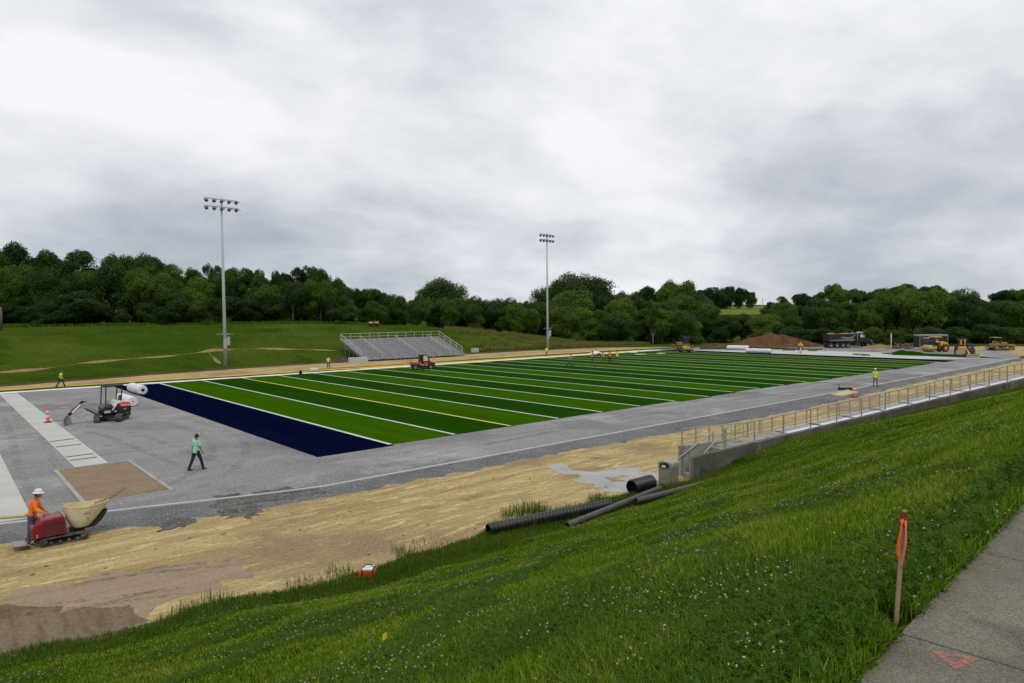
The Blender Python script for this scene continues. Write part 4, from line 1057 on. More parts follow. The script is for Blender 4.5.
heapw = [((536+60, 353.6), 'crumpled white sheet on the far sideline behind the orange crew', 1.6, .5), ((634, 352.4), 'small white heap on the far sideline right of the crew', .9, .35), ((641, 354.3), 'flat pale sheet lying on the far turf right of the crew', 2.2, .10), ((661, 353.4), 'flat pale sheet on the far turf left of the low yellow machine', 1.6, .12)]
for p, lb, r_, h_ in heapw: tag(heap('plastic_sheet', at(*p), r_, r_*.5, h_, m_wrap, 4, 14, R(-20), .5), lb, 'plastic sheet')

# ------------------------------------------------------------------ light masts
def mast(label, base, H, w=4.7):
    t = thing('light_mast', label, 'light mast', base, R(3), 'floodlight masts')
    MB().tube([(0, 0, -.3), (0, 0, H*.5), (0, 0, H)], [.27, .20, .11], 14).build('pole', mat('pale_zinc_pole', (.44, .46, .48), .55, .0, var=.08), t)
    for z in (H-.25, H-1.35):
        cb_ = MB().bar((-w/2, 0, z), (w/2, 0, z), .11, .11).build('crossbar', m_gal, t)
        for i in range(5):
            x = -w/2+.25+(w-.5)*i/4
            hd_ = R(-90+(i-2)*14)
            M2 = Matrix.Translation((x, 0, z-.30)) @ Matrix.Rotation(hd_, 4, 'Z') @ Matrix.Rotation(R(24), 4, 'Y')
            b = MB(); b.bar((x, 0, z), (x, 0, z-.2), .07); b.lathe([(.05, -.30), (.13, -.26), (.21, -.05), (.26, .08), (.26, .12), (.23, .12)], 14, M2 @ Matrix.Rotation(math.pi/2, 4, 'Y'))
            b.add([(.10, -.34, .30), (.62, -.30, .22), (.62, .30, .22), (.10, .34, .30), (.10, -.34, .33), (.62, -.30, .25), (.62, .30, .25), (.10, .34, .33)], [(0, 1, 2, 3), (7, 6, 5, 4), (0, 4, 5, 1), (1, 5, 6, 2), (2, 6, 7, 3), (3, 7, 4, 0)], False, M2)
            f = b.build('floodlight', mat('grey_lamp_housing', (.14, .145, .15), .5), t)
    b = MB(); b.bar((-1.15, 0, 4.6), (1.15, 0, 4.6), .12); b.build('service_bar', m_gal, t)
    for x in (-.8, .95): MB().box((x, -.1, 4.6), (.5, .3, .14)).build('aiming_lamp', mat('grey_lamp_housing', (.14, .145, .15), .5), t)
    for z, x in ((3.2, -.12), (3.6, .35)): MB().box((x, -.38, z), (.42, .26, 1.5 if x < 0 else 1.2)).build('ballast_box', m_gal, t, .02)
    return t
p1, p2 = at_terrain(225.5, 365.5), at_terrain(547.7, 350)
dq = lambda P: float((P-CAM)@FW)
mast('tall galvanised floodlight mast on the grassy rise left of the grandstand', p1, (366-199.5)*dq(p1)/FPX)
mast('tall galvanised floodlight mast right of the grandstand, before the big round tree', p2, (350-234)*dq(p2)/FPX, 4.4)

# ------------------------------------------------------------------ grandstand
gs = thing('grandstand', 'aluminium grandstand of bench rows with white handrails below the grassy rise', 'grandstand', (54.0, 98.6, 0))
NR, TD, W_ = 12, .72, 20.6
rise = (3.35-.42)/(NR-1)
for i in range(NR):
    y, z = i*TD, .42+rise*i
    MB().box((W_/2, y+.10, z), (W_, .26, .05)).build('seat_plank', m_alu, gs, .008)
    b = MB(); b.box((W_/2, y+.50, z-.17), (W_, .50, .04)); b.box((W_/2, y+.755-.02, z-.02), (W_, .025, .32)); b.build('foot_plank', m_alu, gs)
b = MB()
for x in np.linspace(.3, W_-.3, 12):
    b.bar((x, -.1, .28), (x, NR*TD-.1, .30+rise*NR-.35), .08, .12)
    for i in range(0, NR, 2): b.bar((x, i*TD+.3, -.3), (x, i*TD+.3, .2+rise*i), .07)
    b.bar((x, .4, .05), (x, NR*TD-.6, 2.2), .05)
b.build('understructure', m_gal, gs)
def railing(nm, pts, h, m, parent, post=None, r=.024, mid_=True, low=.5):
    b = MB(); P = [Vector(p) for p in pts]
    top = [p+Vector((0, 0, h)) for p in P]
    b.tube(top, r, 6)
    if mid_: b.tube([p+Vector((0, 0, h*low)) for p in P], r*.8, 6)
    d = [0]
    for i in range(1, len(P)): d.append(d[-1]+(P[i]-P[i-1]).length)
    L = d[-1]; n = max(1, round(L/(post or 1.8)))
    for k in range(n+1):
        s = L*k/n; i = max(j for j in range(len(d)) if d[j] <= s+1e-6); i = min(i, len(P)-2)
        q = P[i].lerp(P[i+1], (s-d[i])/(d[i+1]-d[i])); b.bar(q-Vector((0, 0, .05)), q+Vector((0, 0, h)), r*1.6)
    return b.build(nm, m, parent)
m_rail = mat('pale_aluminium_rail', (.52, .53, .53), .45, .2, var=.06)
yb, zb = NR*TD-.05, .42+rise*(NR-1)
railing('guard_rail', [(0, yb, zb), (W_, yb, zb)], 1.10, m_rail, gs, 1.9, .035)
for x in (0.0, W_): railing('guard_rail', [(x, 1.2, .55), (x, yb, zb)], 1.05, m_rail, gs, 1.8, .045)
for x in (3.3, 10.2, 17.2): railing('aisle_rail', [(x, .2, .45), (x, yb-.9, zb-.15)], .80, m_rail, gs, 1.5, .035, False)
for x in (3.3, 10.2, 17.2):
    b = MB()
    for i in range(NR): b.box((x, i*TD+.35, .31+rise*i), (1.1, .30, .04))
    b.build('aisle_steps', m_alu, gs)
cb1 = tag(MB().box((52.3, 97.9, .38), (3.0, .9, .9), (0, 0, R(-10))).build('concrete_block', g_conc, None, .04), 'pale concrete block at the foot of the left end of the grandstand', 'concrete block')
tag(heap('earth_mound', (50.4, 101.6, float(hgt(50.4, 101.6))), 3.4, 2.0, 1.1, g_soil, 5, 18, R(20), .8), 'dark dug-up earth beside the left end of the grandstand', 'earth mound')
q = at_terrain(475, 352.2); tag(MB().box((q[0], q[1], q[2]+.35), (1.5, .9, .8), (0, 0, R(20))).build('utility_box', g_conc, None, .04), 'small pale utility box in the grass right of the grandstand', 'utility box')
q = at(313, 370.4); b = MB(); b.box((q[0], q[1], .18), (.75, .5, .30), (0, 0, R(10))); b.box((q[0]+.45, q[1]-.1, .14), (.45, .4, .2)); tag(b.build('white_bundle', m_wrap, None, .05), 'white bundle on the far sideline left of the lime-shirted standing worker', 'bundle')
q = at(300.6, 374.4); tag(MB().lathe([(.16, 0), (.18, .06), (.18, .40), (.15, .45), (.04, .46)], 12, Matrix.Translation((q[0], q[1], .03))).build('navy_bucket', g_nv), 'small navy bucket standing on the white far sideline', 'bucket')
for px, lb in ((371.0, 'red barrel with a white stripe on the grassy rise, left one of the pair'), (376.6, 'red barrel with a white stripe on the grassy rise, right one of the pair')):
    q = at_terrain(px, 326.0)
    t = thing('red_barrel', lb, 'barrel', q, 0, 'red barrels on the rise')
    MB().lathe([(.42, 0), (.46, .05), (.46, .45), (.50, .48), (.46, .51), (.46, .95), (.42, 1.0), (.05, 1.0)], 16).build('drum', mat('red_barrel_paint', (.17, .012, .02), .5), t)
    MB().lathe([(.475, .62), (.475, .80)], 16, cap=False).build('stripe', m_refl, t)
q = at_terrain(1.5, 330); t = MB().tube([tuple(q), (q[0], q[1], q[2]+3.4)], .16, 8).build('wooden_post', mat('grey_weathered_wood', (.10, .085, .07), .85)); tag(t, 'grey weathered post at the left edge in front of the woods', 'post')

# tall white post, rubble, mound, offcut heap
q = at(891, 355.2); t = thing('goal_post', 'slim white post standing on the far gravel between dump truck and trailer', 'post', q)
MB().tube([(0, 0, 0), (0, 0, 3.7)], .075, 10).build('pole', m_rail, t); MB().lathe([(.25, 0), (.2, .06), (.09, .10)], 10).build('foot', m_gal, t)
tag(heap('dirt_mound', np.array([141.0, 74.5, 0]), 11.5, 6, 2.6, mat_ground('brown_dirt_heap', [(.3, (.075, .042, .022)), (.7, (.155, .090, .048))], scale=.5, fine=2.5, fine_amt=.45, bump=1, bdist=.2), 2, 60, RTH, .55), 'large brown dirt mound in front of the woods left of the dump truck', 'dirt mound')
tag(heap('earth_mound', at(735, 347), 9, 3, 1.1, MATS['brown_dirt_heap'], 6, 40, RTH, .5), 'low brown tail of earth left of the large dirt mound', 'earth mound')
tag(heap('earth_mound', at(880, 348.2), 5, 1.6, .8, g_trail, 7, 24, RTH, .5), 'low tan earth bank right of the dump truck bonnet', 'earth mound')
rk = MB(); r5 = random.Random(4)
for i in range(26):
    c = at(893+r5.random()*18, 349.0-r5.random()*1.2); L = r5.uniform(.6, 2.2); a = r5.uniform(0, 3.1)
    h0 = r5.uniform(.15, .9*(1-abs(i-13)/16)+.2); rk.bar((c[0]-L/2*math.cos(a), c[1]-L/2*math.sin(a), h0), (c[0]+L/2*math.cos(a), c[1]+L/2*math.sin(a), h0+r5.uniform(-.3, .3)), r5.uniform(.12, .4), r5.uniform(.1, .3))
tag(rk.build('timber_pile', mat('mixed_scrap_wood', (.16, .11, .07), .85, var=.5, scale=.8)), 'pile of brown scrap timber behind the slim white post', 'timber pile')
tag(heap('turf_pile', at(904, 353.6), 4.2, 1.0, .5, g_dk, 9, 26, RTH, .9), 'heap of folded dark green turf right of the slim white post', 'turf pile')
for p, lb, s_ in [((812, 350.9), 'brown and red tools lying on the far gravel before the dump truck', 1.3), ((862, 355.3), 'tan offcuts lying on the far pale concrete left of the white post', 2.2), ((789, 350.6), 'dark low object left of the stooping workers', 1.0)]:
    b = MB(); c = at(*p)
    for i in range(6): b.box((c[0]+RT0[0]*r5.uniform(-s_, s_), c[1]+RT0[1]*r5.uniform(-s_, s_), .12), (r5.uniform(.4, 1.2), r5.uniform(.15, .5), .22), (0, 0, r5.uniform(0, 3)))
    tag(b.build('site_debris', mat('mixed_scrap_wood', (.16, .11, .07), .85) if 'tan' not in lb else g_trail), lb, 'debris')
# board near the kerb, stakes and small site bits
q = at(844.5, 395.6); tag(MB().box((q[0], q[1], .15), (2.9, 1.0, .16), (R(3), R(-3), RTH+R(36))).build('plywood_board', mat('plywood', (.50, .37, .20), .8, var=.15, scale=2), None, .01), 'tan plywood sheet lying by the kerb under the right traffic cone', 'board')
b = MB(); q = at(845, 389.9); b.box((q[0], q[1], .12), (1.2, .4, .2), (0, 0, RTH)); b.bar((q[0]-.5, q[1]+.3, .1), (q[0]-.55, q[1]+.35, .6), .05); tag(b.build('hand_tool', bd), 'dark hand tools lying left of the right traffic cone', 'tool')
m_stk = mat('survey_stake_wood', (.40, .31, .18), .8, var=.15, scale=14)
for p, lb in [((889, 382.5), 'small survey stake on the kerb line right of the hard-hatted worker'), ((885.4, 385.2), 'short survey stake just right of the hard-hatted worker'), ((909, 379), 'small blue-topped survey marker on the gravel near the ramp railing'), ((158, 488), 'thin survey stake at the right corner of the sand pit'), ((14, 424), 'thin survey stake left of the pale runway')]:
    q = at(*p); b = MB(); b.bar((q[0], q[1], -.05), (q[0]+.02, q[1], .55), .04, .03); o = b.build('survey_stake', m_stk if 'blue' not in lb else mat('pale_blue_marker', (.35, .5, .55), .6)); tag(o, lb, 'stake')

# ------------------------------------------------------------------ ramp with retaining walls, stairs and railings
m_rc = mat_ground('cast_concrete', [(.3, (.24, .235, .21)), (.7, (.37, .36, .325))], scale=.9, fine=16, fine_amt=.15, bump=.25, bdist=.01, streaks=((.10, .10, .085), (2.2, 2.2, .12), 1.3, .54, .72, 0))
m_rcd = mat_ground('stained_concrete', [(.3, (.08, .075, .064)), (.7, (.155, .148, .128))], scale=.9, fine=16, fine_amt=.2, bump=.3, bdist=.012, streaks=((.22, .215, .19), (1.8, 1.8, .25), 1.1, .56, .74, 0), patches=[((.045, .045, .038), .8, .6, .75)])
m_deck = mat('pale_deck_plank', (.70, .71, .73), .4, .0, var=.06, scale=1)
rp = thing('access_ramp', 'concrete access ramp with railings climbing the grass bank to the right', 'ramp')
def rpt(s, w, z): return (RAMP0[0]+RD[0]*s+RN[0]*w, RAMP0[1]+RD[1]*s+RN[1]*w, z)
ztop = lambda s: 1.07+.084*s
SE = 46.0
SS = [0, 2, 4, 6, 8, 11, 14, 17, 20, 24, 28, 32, 36, 40, 43, 46]
def wall(nm, s0, w0, w1, zt, m, zb=-.3):
    ss = [s0]+[s for s in SS if s > s0]
    b = MB(); b.loft([[Vector(rpt(s, w0, zb)), Vector(rpt(s, w1, zb)), Vector(rpt(s, w1, zt(s))), Vector(rpt(s, w0, zt(s)))] for s in ss], smooth=False)
    return b.build(nm, m, rp, .015)
NW = 1.42                                         # clear width between wall faces
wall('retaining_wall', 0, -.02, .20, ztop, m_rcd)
wall('retaining_wall', .30, 1.10, 1.30, lambda s: max(1.35, ztop(s)-.10), m_rc)
b = MB(); b.box(rpt(.0, .09, .55), (.012, .216, 1.02), (0, 0, math.atan2(RD[1], RD[0])))
b.build('wall_end', m_rc, rp)
# deck planks in bays
wall('landing', 2.15, .21, 1.09, lambda s: 1.04+.084*min(s, 6.2)-(.6 if s > 6.3 else 0), m_rc)
bays, bay2 = MB(), MB(); s = 6.1
while s < SE:
    e = min(s+2.1, SE)
    for w0, w1, bb in ((.23, .50, bays), (.54, .80, bay2), (.84, 1.08, bay2)):
        bb.loft([[Vector(rpt(q, w0, ztop(q)-.05)), Vector(rpt(q, w1, ztop(q)-.05)), Vector(rpt(q, w1, ztop(q)+.0)), Vector(rpt(q, w0, ztop(q)+.0))] for q in (s, e)], smooth=False)
    s = e+.25
bays.build('deck', m_deck, rp); bay2.build('inner_deck', m_alu, rp)
b = MB()
for i in range(6):
    s0 = .35+.30*i; z1 = ztop(2.2)-.02; h = z1*(i+1)/6-.03
    b.box(rpt(s0+.15, .65, h/2-.05), (.30, .86, h+.1), (0, 0, math.atan2(RD[1], RD[0])))
b.build('stairs', m_rc, rp, .01)
def ramp_rail(nm, s0, s1, w, zf, h, post, pick=None, extra=()):
    b = MB(); P = [s0]+[q for q in SS if s0 < q < s1]+[s1]
    b.tube([rpt(q, w, zf(q)+h) for q in P], .027, 8)
    b.tube([rpt(q, w, zf(q)+h*.42) for q in P], .020, 6)
    n = round((s1-s0)/post)
    for k in range(n+1):
        q = s0+(s1-s0)*k/n; b.bar(rpt(q, w, zf(q)-.02), rpt(q, w, zf(q)+h), .05)
        b.box(rpt(q, w, zf(q)+.01), (.16, .14, .02), (0, 0, math.atan2(RD[1], RD[0])))
    if pick:
        a, c, m_ = pick
        for q in np.linspace(a, c, m_): b.bar(rpt(q, w, zf(q)+.1), rpt(q, w, zf(q)+h), .022)
    return b.build(nm, m_railg, rp)
m_railg = mat('dull_grey_rail', (.36, .345, .305), .5, .2, var=.1)
fz = lambda s: max(1.35, ztop(s)-.10)
ramp_rail('near_railing', 1.9, SE, .10, ztop, .96, 1.85)
ramp_rail('far_railing', .45, SE, 1.20, fz, .74, .80, (3.4, 5.4, 9))
for w, s0, s1 in ((1.02, .1, 2.2), (.30, .9, 2.3)):
    b = MB(); z0 = .85 if w > .5 else 1.1
    b.tube([rpt(s0-.02, w, z0-.10), rpt(s0, w, z0), rpt(s1, w, z0+1.05)], .028, 8); b.bar(rpt(s0+.1, w, .05), rpt(s0+.1, w, z0+.05), .05); b.bar(rpt(s1-.1, w, 1.0), rpt(s1-.1, w, z0+1.0), .05)
    b.build('stair_handrail', mat('dull_pale_rail', (.40, .39, .36), .5, .2), rp)
q = (50.6, 9.35); tag(MB().box((q[0], q[1], float(bank(q[0], q[1]))+.06), (1.8, 1.2, .22), (R(-8), 0, R(-15))).build('concrete_pad', g_conc, None, .02), 'pale concrete pad in the grass against the ramp wall at the right edge', 'pad')

# ------------------------------------------------------------------ pipes, bin, box, flag, stake
m_hdpe = mat('black_corrugated_plastic', (.010, .011, .012), .42, var=.25, dirt=.10, scale=2)
m_gpipe = mat('grey_plastic_pipe', (.060, .058, .055), .55, var=.2, dirt=.5, scale=2)
def corr(name, label, a, c, r, pitch, m, rib=.06, group=None):
    a, c = Vector(a), Vector(c); d = c-a; L = d.length
    M_ = d.to_track_quat('Z', 'Y').to_matrix().to_4x4(); M_.translation = a
    prof = []; n = int(L/pitch)
    for i in range(n):
        z = i*L/n; p_ = L/n; prof += [(r*(1-rib), z), (r*(1-rib), z+p_*.28), (r, z+p_*.45), (r, z+p_*.82)]
    prof += [(r*(1-rib), L)]
    t = thing(name, label, 'pipe', (0, 0, 0), 0, group)
    b = MB(); b.lathe(prof, 26, M_, cap=False)
    b.lathe([(r*.86, L), (r*.86, 0)], 26, M_, cap=False)
    for z in (0, L): b.lathe([(r*(1-rib), z), (r*.86, z)], 26, M_, cap=False)
    b.build('pipe_wall', m, t, recalc=False); return t
def bz(x, y): return max(0., float(bank(x, y)))
A, B_ = at(488, 529.5, .24), at(610, 504.0, .27)
corr('corrugated_pipe', 'long black corrugated drain pipe lying in tall grass at the foot of the bank', A, B_, .205, .145, m_hdpe, .15)
A, B_ = at(631.5, 487.5, .33), at(651, 482.0, .33)
corr('corrugated_pipe', 'short wide black corrugated pipe with open pale-rimmed end near the concrete bin', A, B_, .31, .11, m_hdpe, .14)
def plain(label, a, c, r, m):
    a, c = Vector(a), Vector(c); L = (c-a).length
    M_ = (c-a).to_track_quat('Z', 'Y').to_matrix().to_4x4(); M_.translation = a
    t = thing('drain_pipe', label, 'pipe', (0, 0, 0))
    b = MB(); b.lathe([(r*.85, .4), (r*.85, 0), (r*1.06, 0), (r*1.06, .25), (r, .28), (r, L), (r*.85, L), (r*.85, L-.4)], 20, M_, cap=False); b.build('pipe_wall', m, t, recalc=False)
    MB().lathe([(.02, .35), (r*.86, .35)], 16, M_, cap=False).build('pipe_dark_inside', bd, t, recalc=False)
    return t
plain('smooth grey drain pipe lying just in front of the long corrugated pipe', at(567, 525.5, .22), at(660, 488.5, .30), .115, m_gpipe)
plain('smooth grey drain pipe ending at the foot of the ramp wall', at(636, 501.0, .24), at(703, 484.0, .50), .115, m_gpipe)
bn = thing('litter_bin', 'beige concrete litter bin with curved lid beside the foot of the ramp', 'litter bin', at(668.5, 486.0), R(-84))
b = MB(); b.box((0, 0, .42), (.62, .62, .84)); b.build('body', mat('beige_cast_panel', (.21, .185, .135), .8, var=.1, dirt=.3), bn, .03)
b = MB(); pr = [(-.33, .84), (-.33, 1.0)]+[(.33*math.cos(a)*1.0, 1.0+.12*math.sin(a)) for a in np.linspace(math.pi, 0, 9)[1:-1]]+[(.33, 1.0), (.33, .84)]
M_ = Matrix.Rotation(R(0), 4, 'Z'); b.prism(pr, -.33, .33); b.build('lid', mat('pale_bin_lid', (.30, .29, .25), .7, dirt=.2), bn, .015)
b = MB(); b.prism([(-.22, .86), (-.22, .99), (-.1, 1.05), (.1, 1.05), (.22, .99), (.22, .86)], -.345, -.325); o = b.build('opening', bd, bn)
b = MB(); b.box((-.03, -.33, .90), (.18, .06, .09)); b.build('bin_liner', m_wrap, o)
b = MB(); b.box((0, -.317, .42), (.46, .014, .62)); b.build('front_panel', mat('beige_front_panel', (.25, .22, .16), .8), bn, .01)
b = MB(); b.bar((.30, -.28, .0), (.30, .28, .0), .02); bpy.data.objects.remove(b.build('tmp', bd))
cx_ = at(372, 578.5, .05); cz = bz(cx_[0], cx_[1])
cx2 = at_depth(372, 578, 16.2)
bx_ = thing('orange_cooler', 'orange cooler with white lid and black straps at the edge of the tall grass', 'cooler', (cx_[0], cx_[1]+.25, max(0, bz(cx_[0], cx_[1]+.25))-.09), R(-40)); bx_.scale = (.9, .9, .9)
MB().box((0, 0, .17), (.50, .34, .34)).build('body', mat('orange_plastic', (.55, .07, .014), .45, var=.1), bx_, .04)
MB().box((.03, 0, .365), (.34, .36, .06)).build('lid', m_wht, bx_, .02)
b = MB(); b.box((-.13, 0, .19), (.035, .37, .40)); b.box((.2, 0, .19), (.035, .37, .40)); b.build('strap', bd, bx_)
MB().tube([(-.12, 0, .39), (-.05, 0, .47), (.12, 0, .47), (.19, 0, .39)], .016, 6).build('handle', bd, bx_)
def bank_hit(px, py):
    d = ray(px, py); d = d/np.linalg.norm(d); t = 2.
    while t < 80:
        P = CAM+d*t
        if P[2] <= float(bank(P[0], P[1])): break
        t += .01
    return P
q = bank_hit(385.5, 648); fg = thing('survey_flag', 'tiny yellow survey flag standing in the near grass', 'survey flag', q)
MB().tube([(0, 0, -.02), (0, 0, .16)], .003, 5).build('wire', m_steel, fg)
MB().add([(0, 0, .085), (.035, .02, .075), (.03, .015, .15), (0, 0, .155), (-.028, .01, .0825), (-.024, .012, .14)], [(0, 1, 2, 3), (0, 3, 5, 4)]).build('flag', mat('yellow_vinyl', (.78, .62, .02), .5), fg)
# stake with ribbon
q = at(894.5, 630, 5.60); top = at_depth(904.5, 510, float((q-CAM)@FW)-.03)
st = thing('ribbon_stake', 'leaning wooden survey stake with orange ribbon beside the sidewalk', 'stake', q)
tl = Vector(top-q)
b = MB(); b.bar((0, 0, -.08), tuple(tl), .011, .022, up=tuple(RT)); b.build('stake', mat('weathered_lath', (.30, .22, .14), .8, var=.2, scale=30), st, .002)
m_rib = mat('orange_flagging_tape', (.92, .15, .02), .45, var=.08, scale=20); m_pk = mat('pink_flagging_tape', (.78, .17, .13), .5, var=.1, scale=20)
b = MB(); b.bar(tl*.86, tl*.985, .0135, .025, up=tuple(RT)); b.build('painted_top', mat('red_stake_paint', (.20, .022, .012), .6), st)
def ribbon(nm, off, z0, z1, w, m, sway):
    n = 10; vs = []; fs = []
    for i in range(n+1):
        t = i/n; c = tl*(z0+(z1-z0)*t)
        o_ = Vector(RT)*(off+sway*math.sin(t*3.0)) + Vector(-FW)*(.014+.008*math.sin(t*5))
        ww = w*(1-.35*t*t)
        e = (Vector(RT)*.75+Vector(FW)*.5*math.sin(t*4+1)).normalized()*ww/2
        vs += [tuple(c+o_-e), tuple(c+o_+e)]
        if i: k = 2*i; fs.append((k-2, k-1, k+1, k))
    b = MB(); b.add(vs, fs, True); o = b.build(nm, m, st, recalc=False); sd = o.modifiers.new('thick', 'SOLIDIFY'); sd.thickness = .0012
ribbon('ribbon', -.014, .93, .60, .020, m_rib, -.012); ribbon('ribbon', 0.003, .90, .52, .017, m_pk, .004)
b = MB(); b.bar(tl*.895, tl*.915, .020, .031, up=tuple(RT)); b.build('ribbon_knot', m_rib, st, .003)
# ------------------------------------------------------------------ trees
L_MID = mat_leaf('leaf_mid', [(.15, (.013, .036, .004)), (.5, (.040, .088, .008)), (.85, (.100, .168, .015))])
L_DARK = mat_leaf('leaf_dark', [(.15, (.009, .027, .004)), (.5, (.026, .062, .008)), (.85, (.062, .114, .015))])
L_LITE = mat_leaf('leaf_light', [(.15, (.022, .056, .005)), (.5, (.055, .118, .010)), (.85, (.108, .180, .018))])
m_bark = mat('grey_brown_bark', (.075, .06, .045), .9, var=.35, scale=2, bump=.6)
m_pale = mat('pale_bark', (.30, .29, .26), .8, var=.3, scale=2)
def crown_mesh(name, seed, n, lobes, leaf, tall=1.0):
    """unit tree: height 1; leaf clumps of small folded quads spread over many lobes"""
    g = np.random.default_rng(seed)
    C, Rr = [], []
    for (x, y, z, r) in lobes: C.append((x, y, z)); Rr.append(r)
    # secondary lobes on the surface of the primary ones
    for (x, y, z, r) in lobes:
        for k in range(12):
            d = g.normal(size=3); d /= np.linalg.norm(d); d[2] = abs(d[2])*1.0-.25
            C.append((x+d[0]*r*.85, y+d[1]*r*.85, z+d[2]*r*.9)); Rr.append(r*g.uniform(.20, .50))
    C, Rr = np.array(C), np.array(Rr)
    w = Rr**2; w /= w.sum()
    i = g.choice(len(C), n, p=w)
    d = g.normal(size=(n, 3)); d /= np.linalg.norm(d, axis=1)[:, None]
    rad = Rr[i]*(.55+.5*g.random(n)**.6)*np.where(g.random(n) < .22, 1+.38*g.random(n)**2, 1)
    P = C[i]+d*rad[:, None]*np.array([1, 1, .88])
    keep = (P[:, 2] > .02)
    P, d = P[keep], d[keep]; n = len(P)
    nrm = d+g.normal(size=(n, 3))*.55+np.array([0, 0, .35]); nrm /= np.linalg.norm(nrm, axis=1)[:, None]
    u = np.cross(nrm, g.normal(size=(n, 3))); u /= np.linalg.norm(u, axis=1)[:, None]
    v = np.cross(nrm, u)
    s = leaf*g.uniform(.55, 1.35, n)[:, None]
    V = np.stack([P-u*s, P-v*s*.55+nrm*s*.12, P+u*s, P+v*s*.55+nrm*s*.12], 1).reshape(-1, 3)
    F = np.arange(4*n).reshape(-1, 4)
    return V, F
def lobeset(seed, kind):
    g = random.Random(seed); L = []
    if kind == 'broad':
        for k in range(11):
            a = g.uniform(0, 6.28); q = g.uniform(.05, .30); z = g.uniform(.34, .84); sh = math.sqrt(max(.05, 1-((z-.56)/.42)**2))
            L.append((q*math.cos(a)*sh, q*math.sin(a)*sh, z, g.uniform(.11, .19)))
        L.append((0, 0, .58, .24))
    elif kind == 'tall':
        for k in range(11):
            a = g.uniform(0, 6.28); q = g.uniform(.03, .17); z = .25+.66*k/10
            L.append((q*math.cos(a), q*math.sin(a), z, g.uniform(.09, .16)*(1.15-.4*abs(z-.5))))
    elif kind == 'bushy':
        for k in range(15):
            a = g.uniform(0, 6.28); q = g.uniform(.1, .36); z = g.uniform(.12, .80); sh = math.sqrt(max(.1, 1-(max(0, z-.4)/.5)**2))
            L.append((q*math.cos(a)*sh, q*math.sin(a)*sh, z, g.uniform(.13, .2)))
        L.append((0, 0, .45, .28))
    elif kind == 'round':
        for k in range(16):
            a = g.uniform(0, 6.28); z = g.uniform(-1, 1); s = math.sqrt(1-z*z)
            L.append((.30*s*math.cos(a), .30*s*math.sin(a), .58+.24*z, g.uniform(.16, .20)))
        L += [(0, 0, .58, .36), (0, 0, .52, .38)]
    elif kind == 'open':
        for k in range(9):
            a = g.uniform(0, 6.28); q = g.uniform(.12, .32); z = g.uniform(.40, .90)
            L.append((q*math.cos(a), q*math.sin(a), z, g.uniform(.075, .13)))
    return L
def trunk_mesh(seed, lobes, pale=False):
    g = random.Random(seed); b = MB()
    z = .78; b.tube([(0, 0, -.04), (.004, 0, .12), (-.006, .006, .4), (.004, -.004, z)], [.026, .02, .014, .005], 8)
    for (x, y, zz, r) in lobes[:8]:
        s = max(.15, zz-.28); b.tube([(0, 0, s), (x*.5, y*.5, (s+zz)/2+.01), (x, y, zz)], [.011, .007, .003], 5)
    return b
PROTO = {}
for kind, n, leaf, sd in (('broad', 27000, .0125, 1), ('broad', 27000, .0125, 2), ('tall', 20000, .0125, 3), ('bushy', 32000, .0135, 4), ('bushy', 32000, .0135, 5), ('round', 42000, .0125, 6), ('open', 13000, .0125, 7), ('tall', 20000, .0125, 8)):
    L = lobeset(sd, kind)
    V, F = crown_mesh(kind, sd, n, L, leaf)
    V[:, 2] *= 1/max(V[:, 2].max(), .01)
    PROTO.setdefault(kind, []).append((V, F, L, sd))
def proto_obj(kind, k):
    V, F, L, sd = PROTO[kind][k]
    root = bpy.data.objects.new(kind+'_tree', None); COL.objects.link(root)
    np_obj('crown', V, F, L_MID, root); trunk_mesh(sd, L).build('trunk', m_bark, root)
    return root
NAMEK = {'broad': 'broadleaf_tree', 'tall': 'tall_tree', 'bushy': 'bushy_tree', 'round': 'round_tree', 'open': 'open_tree'}
PO = {}
def tree(kind, k, loc, H, Wd, m, label, group, rz=None, bark=None):
    key = (kind, k)
    if key not in PO:
        PO[key] = proto_obj(kind, k); t = PO[key]
    else: t = copy_tree(PO[key])
    t.name = NAMEK[kind]
    t.location = (float(loc[0]), float(loc[1]), float(loc[2])); t.scale = (Wd, Wd, H)
    t.rotation_euler = (0, 0, RNG.uniform(0, 6.28) if rz is None else rz)
    t['label'] = label; t['category'] = 'tree'
    if 'group' in t: del t['group']
    if group: t['group'] = group
    for ch in t.children:
        if ch.name.startswith('crown'): ch.material_slots[0].link = 'OBJECT'; ch.material_slots[0].material = m
        elif bark: ch.material_slots[0].link = 'OBJECT'; ch.material_slots[0].material = bark
    return t
def plant(px, top, depth, kind, k, wr, m, label, group, dz=-.2, **kw):
    P = at_depth(px, 330, depth); z = float(hgt(P[0], P[1]))+dz
    zt = at_depth(px, top, depth)[2]; H = max(2.5, (zt-z)*1.05)
    return tree(kind, k, (P[0], P[1], z), H, H*wr, m, label, group, **kw)
SKY_L = [(-80, 240), (0, 243), (12, 243), (25, 262), (40, 250), (60, 262), (75, 250), (90, 266), (100, 272), (112, 257), (124, 262), (140, 255), (165, 257), (180, 274), (200, 272), (215, 263), (228, 267), (245, 271), (260, 270), (275, 271), (285, 277), (303, 265), (318, 268), (332, 276), (345, 281), (358, 290), (375, 287), (392, 292), (410, 295), (428, 297), (460, 299), (472, 294), (486, 297), (505, 300), (520, 298)]
SKX, SKT = zip(*SKY_L)
def skyl(x): return float(np.interp(x, SKX, SKT))
GL, GM, GR, GH = 'trees of the wood behind the grassy rise', 'trees of the low wood beyond the turf', 'trees of the wood behind the machines', 'trees on the far hill'
r6 = random.Random(12)
kinds = [('broad', 0), ('broad', 1), ('tall', 0), ('bushy', 0), ('bushy', 1), ('tall', 1)]
